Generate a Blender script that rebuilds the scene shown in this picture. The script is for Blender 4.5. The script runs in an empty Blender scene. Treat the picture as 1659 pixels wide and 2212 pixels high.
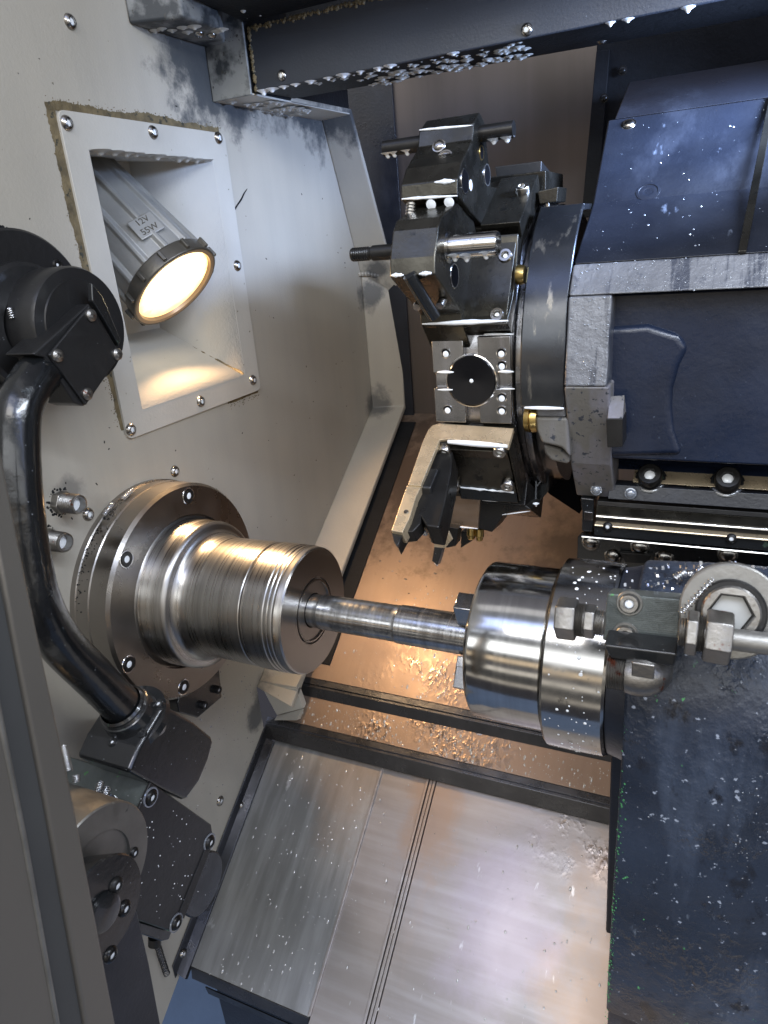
import bpy, bmesh, math, random
from mathutils import Vector, Matrix
random.seed(7)
S = bpy.context.scene
COL = S.collection
PI = math.pi

# ------------------------------------------------------------------ camera
# axes: X runs along the spindle to the right, Y runs into the machine, Z is up; the wall is x=0, the spindle axis y=z=0
RR = Vector((0.90691929, 0.41362833, -0.08005625))
DD = Vector((0.08053254, -0.35671566, -0.93073543))
FF = Vector((-0.41353586, 0.83765479, -0.35682285))
CAM = Vector((1.038, -1.0, 0.6387))
cd = bpy.data.cameras.new('camera'); cam = bpy.data.objects.new('camera', cd); COL.objects.link(cam)
cam.matrix_world = Matrix(((RR.x, -DD.x, -FF.x, CAM.x), (RR.y, -DD.y, -FF.y, CAM.y), (RR.z, -DD.z, -FF.z, CAM.z), (0, 0, 0, 1)))
cd.sensor_fit = 'VERTICAL'; cd.sensor_height = 36; cd.sensor_width = 27; cd.lens = 36 * 1538.15 / 2212
cd.clip_start = 0.02; cd.clip_end = 60
cd.dof.use_dof = True; cd.dof.focus_distance = 1.42; cd.dof.aperture_fstop = 8
S.camera = cam

def P(px, py, x=None, y=None, z=None, pl=None):
    """a point on a real plane of the machine, read off the photograph"""
    a, b = (px - 829.5) / 1538.15, (py - 1106) / 1538.15
    r = RR * a + DD * b + FF
    if pl: n = Vector(pl[0]); s = (pl[1] - n.dot(CAM)) / n.dot(r)
    else:
        i, v = (0, x) if x is not None else (1, y) if y is not None else (2, z)
        s = (v - CAM[i]) / r[i]
    return CAM + r * s

# ------------------------------------------------------------------ world, lamps, exposure
W = bpy.data.worlds.new('World'); S.world = W; W.use_nodes = True
nt = W.node_tree; nt.nodes.clear()
o_ = nt.nodes.new('ShaderNodeOutputWorld'); bg = nt.nodes.new('ShaderNodeBackground')
tc = nt.nodes.new('ShaderNodeTexCoord'); sp = nt.nodes.new('ShaderNodeSeparateXYZ')
nt.links.new(tc.outputs['Generated'], sp.inputs[0])
at = nt.nodes.new('ShaderNodeMath'); at.operation = 'ARCTAN2'
nt.links.new(sp.outputs['Z'], at.inputs[0]); ng = nt.nodes.new('ShaderNodeMath'); ng.operation = 'MULTIPLY'; ng.inputs[1].default_value = -1
nt.links.new(sp.outputs['Y'], ng.inputs[0]); nt.links.new(ng.outputs[0], at.inputs[1])
mr = nt.nodes.new('ShaderNodeMapRange'); mr.inputs['From Min'].default_value = -PI; mr.inputs['From Max'].default_value = PI
nt.links.new(at.outputs[0], mr.inputs['Value'])
cr = nt.nodes.new('ShaderNodeValToRGB'); e = cr.color_ramp.elements
# workshop hall seen through the open door: dark floor, bright strips added to streak the round steel with reflections, grey ceiling
stops = [(0.0, (.02, .02, .025)), (.36, (.03, .03, .035)), (.415, (.03, .03, .035)), (.42, (.35, .32, .28)), (.43, (.35, .32, .28)), (.435, (.05, .05, .05)), (.465, (.05, .05, .05)), (.47, (.6, .56, .5)), (.482, (.6, .56, .5)), (.487, (.07, .07, .08)), (.505, (.08, .08, .08)), (.512, (.7, .55, .38)), (.52, (.7, .55, .38)), (.527, (.09, .09, .09)), (.54, (.10, .105, .11)), (.55, (1.9, 1.95, 2.0)), (.572, (1.9, 1.95, 2.0)),
         (.59, (.16, .17, .18)), (.605, (.12, .12, .13)), (.61, (.55, .6, .7)), (.616, (.55, .6, .7)), (.622, (.10, .10, .11)), (.645, (.9, 1.1, 1.8)), (.664, (.9, 1.1, 1.8)), (.68, (.16, .17, .19)), (.70, (.16, .17, .19)), (.705, (.5, .5, .52)), (.725, (.5, .5, .52)), (.73, (.13, .13, .15)), (.8, (.08, .08, .09)), (.86, (.02, .02, .025)), (1.0, (.02, .02, .025))]
e[0].position = stops[0][0]; e[0].color = (*stops[0][1], 1); e[1].position = 1.0; e[1].color = (*stops[-1][1], 1)
for p_, c_ in stops[1:-1]:
    q = e.new(p_); q.color = (*c_, 1)
nt.links.new(mr.outputs[0], cr.inputs[0]); nt.links.new(cr.outputs[0], bg.inputs[0]); bg.inputs[1].default_value = 1.6
nt.links.new(bg.outputs[0], o_.inputs[0])

def area(name, loc, target, sx, sy, power, color):
    l = bpy.data.lights.new(name, 'AREA'); l.shape = 'RECTANGLE'; l.size = sx; l.size_y = sy; l.energy = power; l.color = color
    o = bpy.data.objects.new(name, l); COL.objects.link(o); o.location = loc
    o.rotation_euler = (Vector(target) - Vector(loc)).to_track_quat('-Z', 'Y').to_euler(); return o
area('machine_led_lamp', (1.55, -.42, 1.28), (1.0, .2, .1), 1.5, .07, 19, (.80, .88, 1.0))
side = area('back_led_lamp', (1.22, .40, .905), (.0, .88, .42), .30, .09, 6, (.46, .62, 1.0)); side.data.energy = 6.5; side.data.spread = math.radians(84)
area('hall_light', (.6, -1.9, 2.1), (.4, .2, 0), 1.3, .5, 15, (1.0, .965, .90))
L0 = Vector((-.02, .237, .587)); _d = (L0 - CAM).normalized(); _e = RR * .68 + DD * .73; _e = (_e - _d * _e.dot(_d)).normalized(); LA = (_e * .90 - _d * .43).normalized()   # pointing down and out of the recess
sl = bpy.data.lights.new('halogen_beam', 'SPOT'); sl.energy = 20; sl.color = (1.0, .63, .32); sl.spot_size = math.radians(128); sl.spot_blend = .22; sl.shadow_soft_size = .035
so = bpy.data.objects.new('halogen_beam', sl); COL.objects.link(so); so.location = L0 + LA * .022
so.rotation_euler = LA.to_track_quat('-Z', 'Y').to_euler()
S.view_settings.view_transform = 'Standard'; S.view_settings.look = 'None'; S.view_settings.gamma = 1; S.view_settings.exposure = 0.25
S.view_settings.use_curve_mapping = False

# ------------------------------------------------------------------ materials
def mat(name, base, rough=.5, metal=0., spots=(), bump=0, bscale=60, rvar=0, cvar=0, cscale=6, stretch=None, coat=0, aniso=0, emit=None, streak=None, wet=None, spec=None, patches=()):
    """spots: (scale, threshold, colour, roughness, stretch) paint wear, stains and splashes"""
    m = bpy.data.materials.new(name); m.use_nodes = True; n = m.node_tree.nodes; l = m.node_tree.links
    b = n['Principled BSDF']; tc = n.new('ShaderNodeTexCoord')
    b.inputs['Metallic'].default_value = metal; b.inputs['Roughness'].default_value = rough
    if spec is not None: b.inputs['Specular IOR Level'].default_value = spec
    if coat: b.inputs['Coat Weight'].default_value = coat; b.inputs['Coat Roughness'].default_value = .08
    if aniso: b.inputs['Anisotropic'].default_value = aniso
    def noise(scale, detail=4, st=None, rgh=.55):
        t = n.new('ShaderNodeTexNoise'); t.inputs['Scale'].default_value = scale; t.inputs['Detail'].default_value = detail; t.inputs['Roughness'].default_value = rgh
        mp = n.new('ShaderNodeMapping'); l.new(tc.outputs['Object'], mp.inputs[0])
        if st: mp.inputs['Scale'].default_value = st
        l.new(mp.outputs[0], t.inputs['Vector']); return t.outputs['Fac']
    def ramp(src, a, c, x=0., y=1.):
        r = n.new('ShaderNodeMapRange'); r.inputs['From Min'].default_value = a; r.inputs['From Max'].default_value = c; r.inputs['To Min'].default_value = x; r.inputs['To Max'].default_value = y
        l.new(src, r.inputs['Value']); return r.outputs[0]
    col = n.new('ShaderNodeRGB'); col.outputs[0].default_value = (*base, 1); cs = col.outputs[0]
    rs = None
    def mixc(f, a, bcol):
        mx = n.new('ShaderNodeMix'); mx.data_type = 'RGBA'; l.new(f, mx.inputs['Factor']); l.new(a, mx.inputs[6]); 
        if isinstance(bcol, tuple): mx.inputs[7].default_value = (*bcol, 1)
        else: l.new(bcol, mx.inputs[7])
        return mx.outputs[2]
    def mixf(f, a, bv):
        mx = n.new('ShaderNodeMix'); mx.data_type = 'FLOAT'; l.new(f, mx.inputs['Factor'])
        if isinstance(a, float): mx.inputs[2].default_value = a
        else: l.new(a, mx.inputs[2])
        mx.inputs[3].default_value = bv; return mx.outputs[0]
    rs = float(rough)
    if cvar:
        f = ramp(noise(cscale, 6, stretch), .3, .7)
        cs = mixc(f, cs, tuple(c * (1 - cvar) for c in base))
    if rvar: rs = ramp(noise(cscale * 1.7, 6, stretch), .3, .7, max(.02, rough - rvar), rough + rvar)
    if streak:   # (scale vector, colour, amount)
        f = ramp(noise(1.0, 5, streak[0]), .42, .75, 0, streak[2]); cs = mixc(f, cs, streak[1])
    for s_ in spots:
        sc, th, cc, rr = s_[:4]; st = s_[4] if len(s_) > 4 else None
        f = ramp(noise(sc, 5, st, .6), th, th + (s_[5] if len(s_) > 5 else .03)); cs = mixc(f, cs, cc)
        if rr is not None: rs = mixf(f, rs, rr)
    for pc, pr, pcol, amt, *rest in patches:    # stains, painted shade and tints at set places: (centre, radius, colour, amount, squash)
        sub = n.new('ShaderNodeVectorMath'); sub.operation = 'SUBTRACT'; l.new(tc.outputs['Object'], sub.inputs[0]); sub.inputs[1].default_value = tuple(pc)
        mu = n.new('ShaderNodeVectorMath'); mu.operation = 'MULTIPLY'; l.new(sub.outputs[0], mu.inputs[0]); mu.inputs[1].default_value = rest[0] if rest else (1, 1, 1)
        ln_ = n.new('ShaderNodeVectorMath'); ln_.operation = 'LENGTH'; l.new(mu.outputs[0], ln_.inputs[0])
        nz = ramp(noise(rest[1] if len(rest) > 1 else 14, 7, None, .7), .3, .7, -pr * .45, pr * .45)
        sm_ = n.new('ShaderNodeMath'); sm_.operation = 'ADD'; l.new(ln_.outputs['Value'], sm_.inputs[0]); l.new(nz, sm_.inputs[1])
        cs = mixc(ramp(sm_.outputs[0], pr, pr * .45, 0, amt), cs, pcol)
    l.new(cs, b.inputs['Base Color'])
    if not isinstance(rs, float): l.new(rs, b.inputs['Roughness'])
    h = None
    if bump:
        h = noise(bscale, 6, None, .6)
        bp = n.new('ShaderNodeBump'); bp.inputs['Strength'].default_value = bump; bp.inputs['Distance'].default_value = .002
        l.new(h, bp.inputs['Height']); nm = bp.outputs[0]
    else: nm = None
    if wet:      # (scale, strength): beaded liquid film where a large noise says so
        if len(wet) > 3:   # a puddled patch round a point of the sheet
            dd = n.new('ShaderNodeVectorMath'); dd.operation = 'DISTANCE'; l.new(tc.outputs['Object'], dd.inputs[0]); dd.inputs[1].default_value = wet[3][0]
            msk = ramp(dd.outputs['Value'], wet[3][1], wet[3][1] * .35)
            if len(wet[3]) > 2:
                d2 = n.new('ShaderNodeVectorMath'); d2.operation = 'DISTANCE'; l.new(tc.outputs['Object'], d2.inputs[0]); d2.inputs[1].default_value = wet[3][2]
                m2 = ramp(d2.outputs['Value'], wet[3][3], wet[3][3] * .35)
                mm = n.new('ShaderNodeMath'); mm.operation = 'MAXIMUM'; l.new(msk, mm.inputs[0]); l.new(m2, mm.inputs[1]); msk = mm.outputs[0]
        else: msk = ramp(noise(wet[2] if len(wet) > 2 else 5), .5, .6)
        brk = ramp(noise(9, 4), .40, .62)
        hm0 = n.new('ShaderNodeMath'); hm0.operation = 'MULTIPLY'; l.new(msk, hm0.inputs[0]); l.new(brk, hm0.inputs[1]); msk = hm0.outputs[0]
        isl = ramp(noise(wet[0], 3, (1, .6, .6), .5), .42, .62)
        hm = n.new('ShaderNodeMath'); hm.operation = 'MULTIPLY'; l.new(isl, hm.inputs[0]); l.new(msk, hm.inputs[1])
        b2 = n.new('ShaderNodeBump'); b2.inputs['Strength'].default_value = wet[1]; b2.inputs['Distance'].default_value = .004; l.new(hm.outputs[0], b2.inputs['Height'])
        if nm: l.new(nm, b2.inputs['Normal'])
        nm = b2.outputs[0]
        r2 = mixf(hm.outputs[0], rs, .08); l.new(r2, b.inputs['Roughness'])
    if nm: l.new(nm, b.inputs['Normal'])
    if emit: b.inputs['Emission Color'].default_value = (*emit[0], 1); b.inputs['Emission Strength'].default_value = emit[1]
    return m

M = {}
_g = (.05, .055, .06)
M['paint'] = mat('beige_paint', (.405, .375, .315), .47, patches=[((0, .47, .965), .13, _g, .9, (1, .8, 1.3)), ((0, .40, 1.04), .15, _g, .9), ((0, .53, .93), .06, _g, .8), ((0, .80, 1.0), .16, _g, .9, (1, .5, 1.6)), ((.04, .90, .95), .11, _g, .9), ((.05, 1.09, .55), .045, _g, .8), ((.03, 1.09, .48), .06, _g, .85), ((.02, 1.09, .13), .06, _g, .75), ((.0, .24, -.50), .055, _g, .8), ((0, .29, -.45), .05, _g, .6),
    ((.0, -.16, .265), .04, _g, .5), ((0, -.1, .2), .05, (.3, .27, .22), .6)], bump=.25, bscale=160, cvar=.12, cscale=3, rvar=.08, spots=[(55, .71, (.13, .12, .09), .5), (9, .70, (.36, .33, .27), .5, None, .2)], streak=((16, 16, 1.1), (.33, .31, .265), .55))
M['recess'] = mat('recess_paint', (.47, .45, .40), .4, bump=.3, bscale=120, cvar=.12, spots=[(70, .7, (.16, .14, .09), .5)])
M['grime'] = mat('grimy_paint', (.24, .25, .25), .5, bump=.3, bscale=100, cvar=.5, cscale=5, spots=[(14, .46, (.03, .035, .04), .55, None, .12), (60, .62, (.05, .05, .045), .6)])
M['soot_and_shade'] = mat('dark_grime_and_shade', (.008, .009, .011), .6, spec=.25, bump=.6, bscale=90, cvar=.5, cscale=14)  # grime colour, also used for the strip standing for the rim's shadow
M['sludge'] = mat('brown_sludge', (.17, .13, .065), .6, bump=.9, bscale=130, cvar=.6, cscale=40, spots=[(60, .6, (.03, .03, .02), .5)])
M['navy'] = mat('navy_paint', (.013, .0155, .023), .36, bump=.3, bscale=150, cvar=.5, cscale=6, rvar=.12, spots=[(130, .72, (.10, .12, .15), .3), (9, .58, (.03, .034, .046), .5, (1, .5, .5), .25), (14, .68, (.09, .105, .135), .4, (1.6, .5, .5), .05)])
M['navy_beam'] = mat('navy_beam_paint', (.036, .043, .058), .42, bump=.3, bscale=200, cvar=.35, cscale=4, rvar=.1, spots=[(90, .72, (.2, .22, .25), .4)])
M['navy_deep'] = mat('navy_pocket_paint', (.012, .019, .040), .32, bump=.5, bscale=70, cvar=.5, cscale=7, rvar=.12, spots=[(110, .70, (.25, .3, .4), .3)])
M['cast'] = mat('grey_cast_paint', (.17, .175, .19), .32, bump=1.8, bscale=60, cvar=.45, cscale=9, coat=.3, spots=[(11, .53, (.045, .05, .065), .3, (3.2, .25, .25), .06), (60, .6, (.09, .095, .11), .3, None, .06)])
M['cast_worn'] = mat('worn_cast_paint', (.13, .122, .108), .5, bump=.5, bscale=110, cvar=.2, cscale=6, spots=[(85, .60, (.03, .035, .045), .4, None, .03), (12, .66, (.08, .085, .09), .4, None, .1)], streak=((22, 22, 1.2), (.2, .2, .26), .7))
M['body'] = mat('tailstock_paint', (.030, .040, .062), .30, bump=1.4, bscale=46, cvar=.5, cscale=7, rvar=.14,
    spots=[(9, .54, (.065, .085, .125), .42, (1.3, 1, .3), .25), (26, .60, (.014, .016, .022), .25, (1, 1, .6), .08), (50, .66, (.10, .12, .15), .3, (1, 1, .35), .08), (42, .70, (.10, .42, .13), .4, (1, 1, .7)), (75, .655, (.33, .37, .44), .2)], wet=(90, .7, 6))
M['black'] = mat('black_oxide_steel', (.028, .027, .026), .34, .55, bump=.15, bscale=120, cvar=.4, cscale=12, rvar=.1, spots=[(60, .7, (.11, .10, .085), .4)])
M['black_wet'] = mat('wet_black_paint', (.016, .017, .018), .22, .1, bump=.35, bscale=70, cvar=.3, coat=.5, spots=[(150, .70, (.28, .31, .33), .3), (24, .66, (.05, .08, .055), .4, None, .1)])
M['black_matt'] = mat('matt_black_paint', (.014, .014, .0145), .40, .1, bump=.3, bscale=90, cvar=.3, coat=.15, spots=[(140, .72, (.2, .21, .22), .4)])
M['black_pipe'] = mat('splashed_black_pipe', (.009, .010, .011), .2, 0, bump=.5, bscale=60, cvar=.5, cscale=10, rvar=.1, coat=.4, spots=[(34, .66, (.04, .05, .055), .4, (1, 1, .5), .1), (150, .70, (.25, .27, .29), .25), (20, .72, (.04, .06, .04), .5)])
M['holder'] = mat('bronze_black_steel', (.075, .070, .058), .27, .85, bump=.12, bscale=140, cvar=.45, cscale=14, rvar=.12, spots=[(38, .60, (.03, .03, .028), .3, None, .08), (90, .73, (.3, .29, .25), .3)])
M['steel'] = mat('ground_steel', (.50, .49, .47), .2, 1., bump=.05, bscale=200, cvar=.15, cscale=4, rvar=.07, aniso=.5)
M['steel_face'] = mat('faced_steel', (.33, .33, .335), .24, 1., bump=.08, bscale=160, cvar=.2, cscale=8, rvar=.08, streak=((60, 60, 3), (.5, .5, .55), .5), spots=[(18, .66, (.2, .21, .24), .3, (1, 1, .2), .1)])
M['plate'] = mat('bare_plate_steel', (.64, .52, .35), .30, .6, bump=.25, bscale=150, cvar=.25, cscale=25, rvar=.12, spots=[(34, .60, (.46, .37, .26), .3, (1, 2, 1), .15)])  # yellow base paints in the warm lamplight on the turret tool
M['copper_lit'] = mat('copper_reflecting_flank', (.34, .25, .18), .3, .85, cvar=.3, cscale=15, rvar=.1, streak=((10, 10, 40), (.5, .42, .36), .4))  # the brown sheet's copper reflection, set as base colour
M['turned'] = mat('turned_steel', (.50, .48, .45), .30, 1., cvar=.35, cscale=1.0, stretch=(90, .5, .5), rvar=.08, streak=((170, 2, 2), (.22, .2, .18), .6))
M['chuck'] = mat('chuck_steel', (.56, .55, .53), .13, 1., cvar=.2, cscale=1.0, stretch=(60, .8, .8), rvar=.03, streak=((160, 2, 2), (.36, .35, .33), .4))
M['chuck_ring'] = mat('stained_ring_steel', (.52, .51, .49), .16, 1., cvar=.2, cscale=12, rvar=.06, spots=[(26, .62, (.24, .23, .21), .3, (1.6, 1, 1), .08), (120, .74, (.8, .85, .95), .3)])
M['flange'] = mat('flange_steel', (.36, .335, .305), .3, 1., bump=.06, bscale=160, cvar=.22, cscale=7, rvar=.08, spots=[(90, .73, (.12, .11, .1), .4)])
M['bar'] = mat('bar_stock', (.52, .52, .52), .2, .95, cvar=.5, cscale=1., stretch=(90, 5, 5), rvar=.08, bump=.1, bscale=60, streak=((70, 9, 9), (.22, .21, .2), .7))
M['bright'] = mat('bright_steel', (.62, .60, .57), .14, 1., cvar=.15)
M['screw'] = mat('zinc_screw', (.38, .36, .33), .24, 1., cvar=.25, cscale=30)
M['fitting'] = mat('worn_fitting_steel', (.30, .285, .26), .36, .95, bump=.5, bscale=110, cvar=.3, cscale=25, spots=[(50, .63, (.14, .045, .025), .6, None, .05)])
M['washer'] = mat('phosphated_washer', (.27, .26, .235), .42, .7, bump=.3, bscale=120, cvar=.3, cscale=25)
M['drum'] = mat('grey_drum_steel', (.27, .26, .235), .38, .8, bump=.15, bscale=120, cvar=.3, cscale=14, rvar=.1, spots=[(24, .64, (.05, .05, .045), .4, None, .05)])
M['brass'] = mat('brass', (.55, .40, .15), .3, 1., cvar=.3, cscale=30)
wetA = (95, .3, 5, ((.46, .44, -.392), .19, (.44, .31, -.518), .26)); wetB = (95, .35, 5, ((.84, .255, -.607), .13, (.90, .24, -.617), .10))
M['sheet'] = mat('stainless_sheet', (.29, .215, .165), .46, .7, bump=.08, bscale=40, cvar=.12, cscale=3, rvar=.10, streak=((70, 14, 14), (.37, .30, .25), .15), patches=[((.25, .95, -.03), .34, (.09, .065, .05), .85), ((.75, .7, -.2), .2, (.08, .07, .065), .6)], spots=[(80, .72, (.1, .08, .07), .4)], wet=wetA)  # patches: darker brown top end; shadow painted in beside the apron plate
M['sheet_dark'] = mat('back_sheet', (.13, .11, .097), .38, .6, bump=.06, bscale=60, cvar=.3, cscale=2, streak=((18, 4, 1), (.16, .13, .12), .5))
M['cover'] = mat('cover_sheet', (.35, .315, .285), .36, .65, patches=[((.95, -.02, -.80), .24, (.36, .25, .16), .7, (1.4, .7, .7), 4), ((.70, .06, -.74), .17, (.40, .345, .40), .4, (1.3, .7, .7), 5), ((.5, .2, -.65), .13, (.36, .25, .17), .7, (1.5, .8, .8), 6)], bump=.08, bscale=60, cvar=.3, cscale=2.2, rvar=.08, streak=((3, 40, 40), (.48, .46, .45), .4), spots=[(5, .60, (.36, .30, .25), .30, (1.4, .5, .5), .2), (100, .72, (.65, .65, .65), .2), (16, .66, (.55, .54, .5), .3, (2, .6, .6), .05)], wet=wetB)  # brown and lavender patches paint in tints reflected on the plates
M['cover_grey'] = mat('cover_sheet_grey', (.30, .30, .285), .38, .65, patches=[((.3, .22, -.63), .16, (.30, .24, .19), .6, (1, 1, 1), 7)], bump=.08, bscale=60, cvar=.3, cscale=2.5, rvar=.1, streak=((34, 4, 4), (.50, .50, .49), .6), spots=[(14, .66, (.6, .6, .6), .3, (1.5, .5, .5), .06), (100, .72, (.7, .7, .7), .2)])  # base kept darker for the spindle's shadow across the left plate
M['ledge'] = mat('ledge_steel', (.10, .10, .105), .3, .8, bump=.3, bscale=50, cvar=.4, cscale=10, rvar=.1)
M['milk'] = mat('milky_coolant', (.84, .87, .89), .15, 0)
M['milk_dim'] = mat('foamy_coolant', (.46, .46, .43), .55, 0, cvar=.2, cscale=20)
M['bead'] = mat('coolant_bead', (.26, .28, .31), .05, .45, coat=.8)
M['chip'] = mat('steel_chip', (.7, .7, .7), .15, 1.)
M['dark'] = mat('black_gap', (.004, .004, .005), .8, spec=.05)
M['plug'] = mat('black_turned_plug', (.012, .012, .014), .2, .6, aniso=.8)
M['lamp_body'] = mat('lamp_casting', (.33, .33, .315), .45, .3, bump=.35, bscale=140, cvar=.2, cscale=12, spots=[(90, .70, (.5, .5, .48), .3)])
M['bezel'] = mat('lamp_bezel', (.13, .12, .10), .35, .5, bump=.3, bscale=100, cvar=.3, cscale=20)
M['seal'] = mat('amber_lens_seal', (.36, .25, .15), .3, .2)
M['lens'] = mat('lit_halogen_lens', (.9, .8, .5), .15)
n_ = M['lens'].node_tree.nodes; l_ = M['lens'].node_tree.links; b_ = n_['Principled BSDF']     # a bulb before a reflector: hottest low in the middle, amber at the rim
tc_ = n_.new('ShaderNodeTexCoord'); dv = n_.new('ShaderNodeVectorMath'); dv.operation = 'DISTANCE'; l_.new(tc_.outputs['Object'], dv.inputs[0]); dv.inputs[1].default_value = tuple(L0 + LA * .006 + Vector((0, -.004, .020)))
nz_ = n_.new('ShaderNodeTexNoise'); nz_.inputs['Scale'].default_value = 45; l_.new(tc_.outputs['Object'], nz_.inputs['Vector'])
ad_ = n_.new('ShaderNodeMath'); ad_.operation = 'MULTIPLY_ADD'; l_.new(nz_.outputs['Fac'], ad_.inputs[0]); ad_.inputs[1].default_value = .035; l_.new(dv.outputs['Value'], ad_.inputs[2])
cr_ = n_.new('ShaderNodeValToRGB'); l_.new(ad_.outputs[0], cr_.inputs[0]); el = cr_.color_ramp.elements; el[0].position = .0; el[0].color = (1, .9, .62, 1); el[1].position = .125; el[1].color = (.85, .58, .25, 1)
for p_, c_ in ((.075, (1, .82, .45)), (.10, (.85, .55, .2))): q_ = el.new(p_); q_.color = (*c_, 1)
l_.new(cr_.outputs[0], b_.inputs['Emission Color']); st_ = n_.new('ShaderNodeMapRange'); l_.new(ad_.outputs[0], st_.inputs['Value']); st_.inputs['From Min'].default_value = .03; st_.inputs['From Max'].default_value = .115; st_.inputs['To Min'].default_value = 12; st_.inputs['To Max'].default_value = 1.5
l_.new(st_.outputs[0], b_.inputs['Emission Strength'])
M['door'] = mat('door_aluminium', (.17, .155, .132), .4, .5, bump=.1, bscale=100, cvar=.1, cscale=3)
M['door_dark'] = mat('door_seal', (.06, .06, .058), .5, 0, cvar=.2)
M['pan'] = mat('blue_pan', (.14, .20, .29), .5, bump=.3, bscale=80, cvar=.2)
M['green'] = mat('green_machined', (.12, .135, .125), .4, .3, bump=.6, bscale=90, cvar=.5, cscale=18, spots=[(60, .66, (.08, .25, .08), .4), (130, .7, (.4, .42, .42), .3)])

# ------------------------------------------------------------------ mesh helpers
def link(name, bm, m, parent=None, bevel=0, smooth=35, seg=2):
    bmesh.ops.recalc_face_normals(bm, faces=bm.faces)
    me = bpy.data.meshes.new(name); bm.to_mesh(me); bm.free()
    for p in me.polygons: p.use_smooth = True
    me.set_sharp_from_angle(angle=math.radians(smooth))
    me.materials.append(M[m] if isinstance(m, str) else m)
    o = bpy.data.objects.new(name, me); COL.objects.link(o)
    if parent is not None:
        o.parent = parent; w = Matrix.Translation(parent.location) if parent.parent is None else parent.parent['_w'] if False else Matrix.Translation(parent.location)
        o.matrix_parent_inverse = w.inverted() if parent.type == 'EMPTY' else Matrix.Identity(4)
    if bevel:
        b = o.modifiers.new('bevel', 'BEVEL'); b.width = bevel; b.segments = seg; b.limit_method = 'ANGLE'; b.angle_limit = math.radians(35)
        b.harden_normals = smooth < 20
    return o
def tag(o, label, cat, group=None, kind=None):
    if label: o['label'] = label
    if cat: o['category'] = cat
    if group: o['group'] = group
    if kind: o['kind'] = kind
    return o
def thing(name, loc, label, cat, group=None):
    o = bpy.data.objects.new(name, None); COL.objects.link(o); o.location = loc; o.empty_display_size = .02
    return tag(o, label, cat, group)
def frame(n, up=None):
    n = Vector(n).normalized(); up = Vector(up) if up else (Vector((0, 0, 1)) if abs(n.z) < .9 else Vector((0, 1, 0)))
    a = up.cross(n).normalized(); b = n.cross(a); return a, b, n
def prism(bm, pts, vec):
    a = [bm.verts.new(p) for p in pts]; b = [bm.verts.new(Vector(p) + Vector(vec)) for p in pts]; n = len(pts)
    bm.faces.new(a); bm.faces.new(b[::-1])
    for i in range(n): bm.faces.new((a[i], b[i], b[(i + 1) % n], a[(i + 1) % n]))
def poly(name, pts, vec, m, parent=None, bevel=0, **k):
    bm = bmesh.new(); prism(bm, pts, vec); k.setdefault('smooth', 12); return link(name, bm, m, parent, bevel, **k)
def pxpoly(name, px, plane, vec, m, parent=None, bevel=0, **k):
    return poly(name, [P(*q, **plane) for q in px], vec, m, parent, bevel, **k)
def boxv(bm, c, ax, ay, az, sx, sy, sz):
    c = Vector(c); p = [c - ax * sx / 2 - ay * sy / 2 - az * sz / 2, c + ax * sx / 2 - ay * sy / 2 - az * sz / 2, c + ax * sx / 2 + ay * sy / 2 - az * sz / 2, c - ax * sx / 2 + ay * sy / 2 - az * sz / 2]
    prism(bm, p, az * sz)
X_, Y_, Z_ = Vector((1, 0, 0)), Vector((0, 1, 0)), Vector((0, 0, 1))
def box(name, lo, hi, m, parent=None, bevel=0):
    bm = bmesh.new(); lo = Vector(lo); hi = Vector(hi); c = (lo + hi) / 2; s = hi - lo
    boxv(bm, c, X_, Y_, Z_, s.x, s.y, s.z); return link(name, bm, m, parent, bevel)
def lathe(bm, prof, org, axis=(1, 0, 0), seg=96, up=None, a0=0, a1=2 * PI, cap=True):
    """prof: (distance along axis, radius)"""
    a, b, n = frame(axis, up); org = Vector(org); rings = []; full = abs(a1 - a0 - 2 * PI) < 1e-6
    cnt = seg if full else seg + 1
    for d, r in prof:
        if r < 1e-6: rings.append([bm.verts.new(org + n * d)] * cnt); continue
        rings.append([bm.verts.new(org + n * d + (a * math.cos(a0 + (a1 - a0) * i / seg) + b * math.sin(a0 + (a1 - a0) * i / seg)) * r) for i in range(cnt)])
    for j in range(len(rings) - 1):
        for i in range(seg):
            k = (i + 1) % cnt; q = [rings[j][i], rings[j][k], rings[j + 1][k], rings[j + 1][i]]
            u = []
            for v in q:
                if v not in u: u.append(v)
            if len(u) > 2:
                try: bm.faces.new(u)
                except ValueError: pass
def turn(name, prof, org, m, parent=None, axis=(1, 0, 0), seg=96, smooth=30, **k):
    bm = bmesh.new(); lathe(bm, prof, org, axis, seg, **k); return link(name, bm, m, parent, smooth=smooth)
def tubebm(bm, pts, rad, seg=20, caps=True):
    pts = [Vector(p) for p in pts]; rad = rad if isinstance(rad, (list, tuple)) else [rad] * len(pts); prev = None; rings = []
    for i, p in enumerate(pts):
        t = (pts[min(i + 1, len(pts) - 1)] - pts[max(i - 1, 0)]).normalized()
        if prev is None: a, b, _ = frame(t)
        else: a = (prev - t * prev.dot(t)).normalized(); b = t.cross(a)
        prev = a
        rings.append([bm.verts.new(p + (a * math.cos(2 * PI * k / seg) + b * math.sin(2 * PI * k / seg)) * rad[i]) for k in range(seg)])
    for j in range(len(rings) - 1):
        for k in range(seg): bm.faces.new((rings[j][k], rings[j][(k + 1) % seg], rings[j + 1][(k + 1) % seg], rings[j + 1][k]))
    if caps: bm.faces.new(rings[0][::-1]); bm.faces.new(rings[-1])
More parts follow.
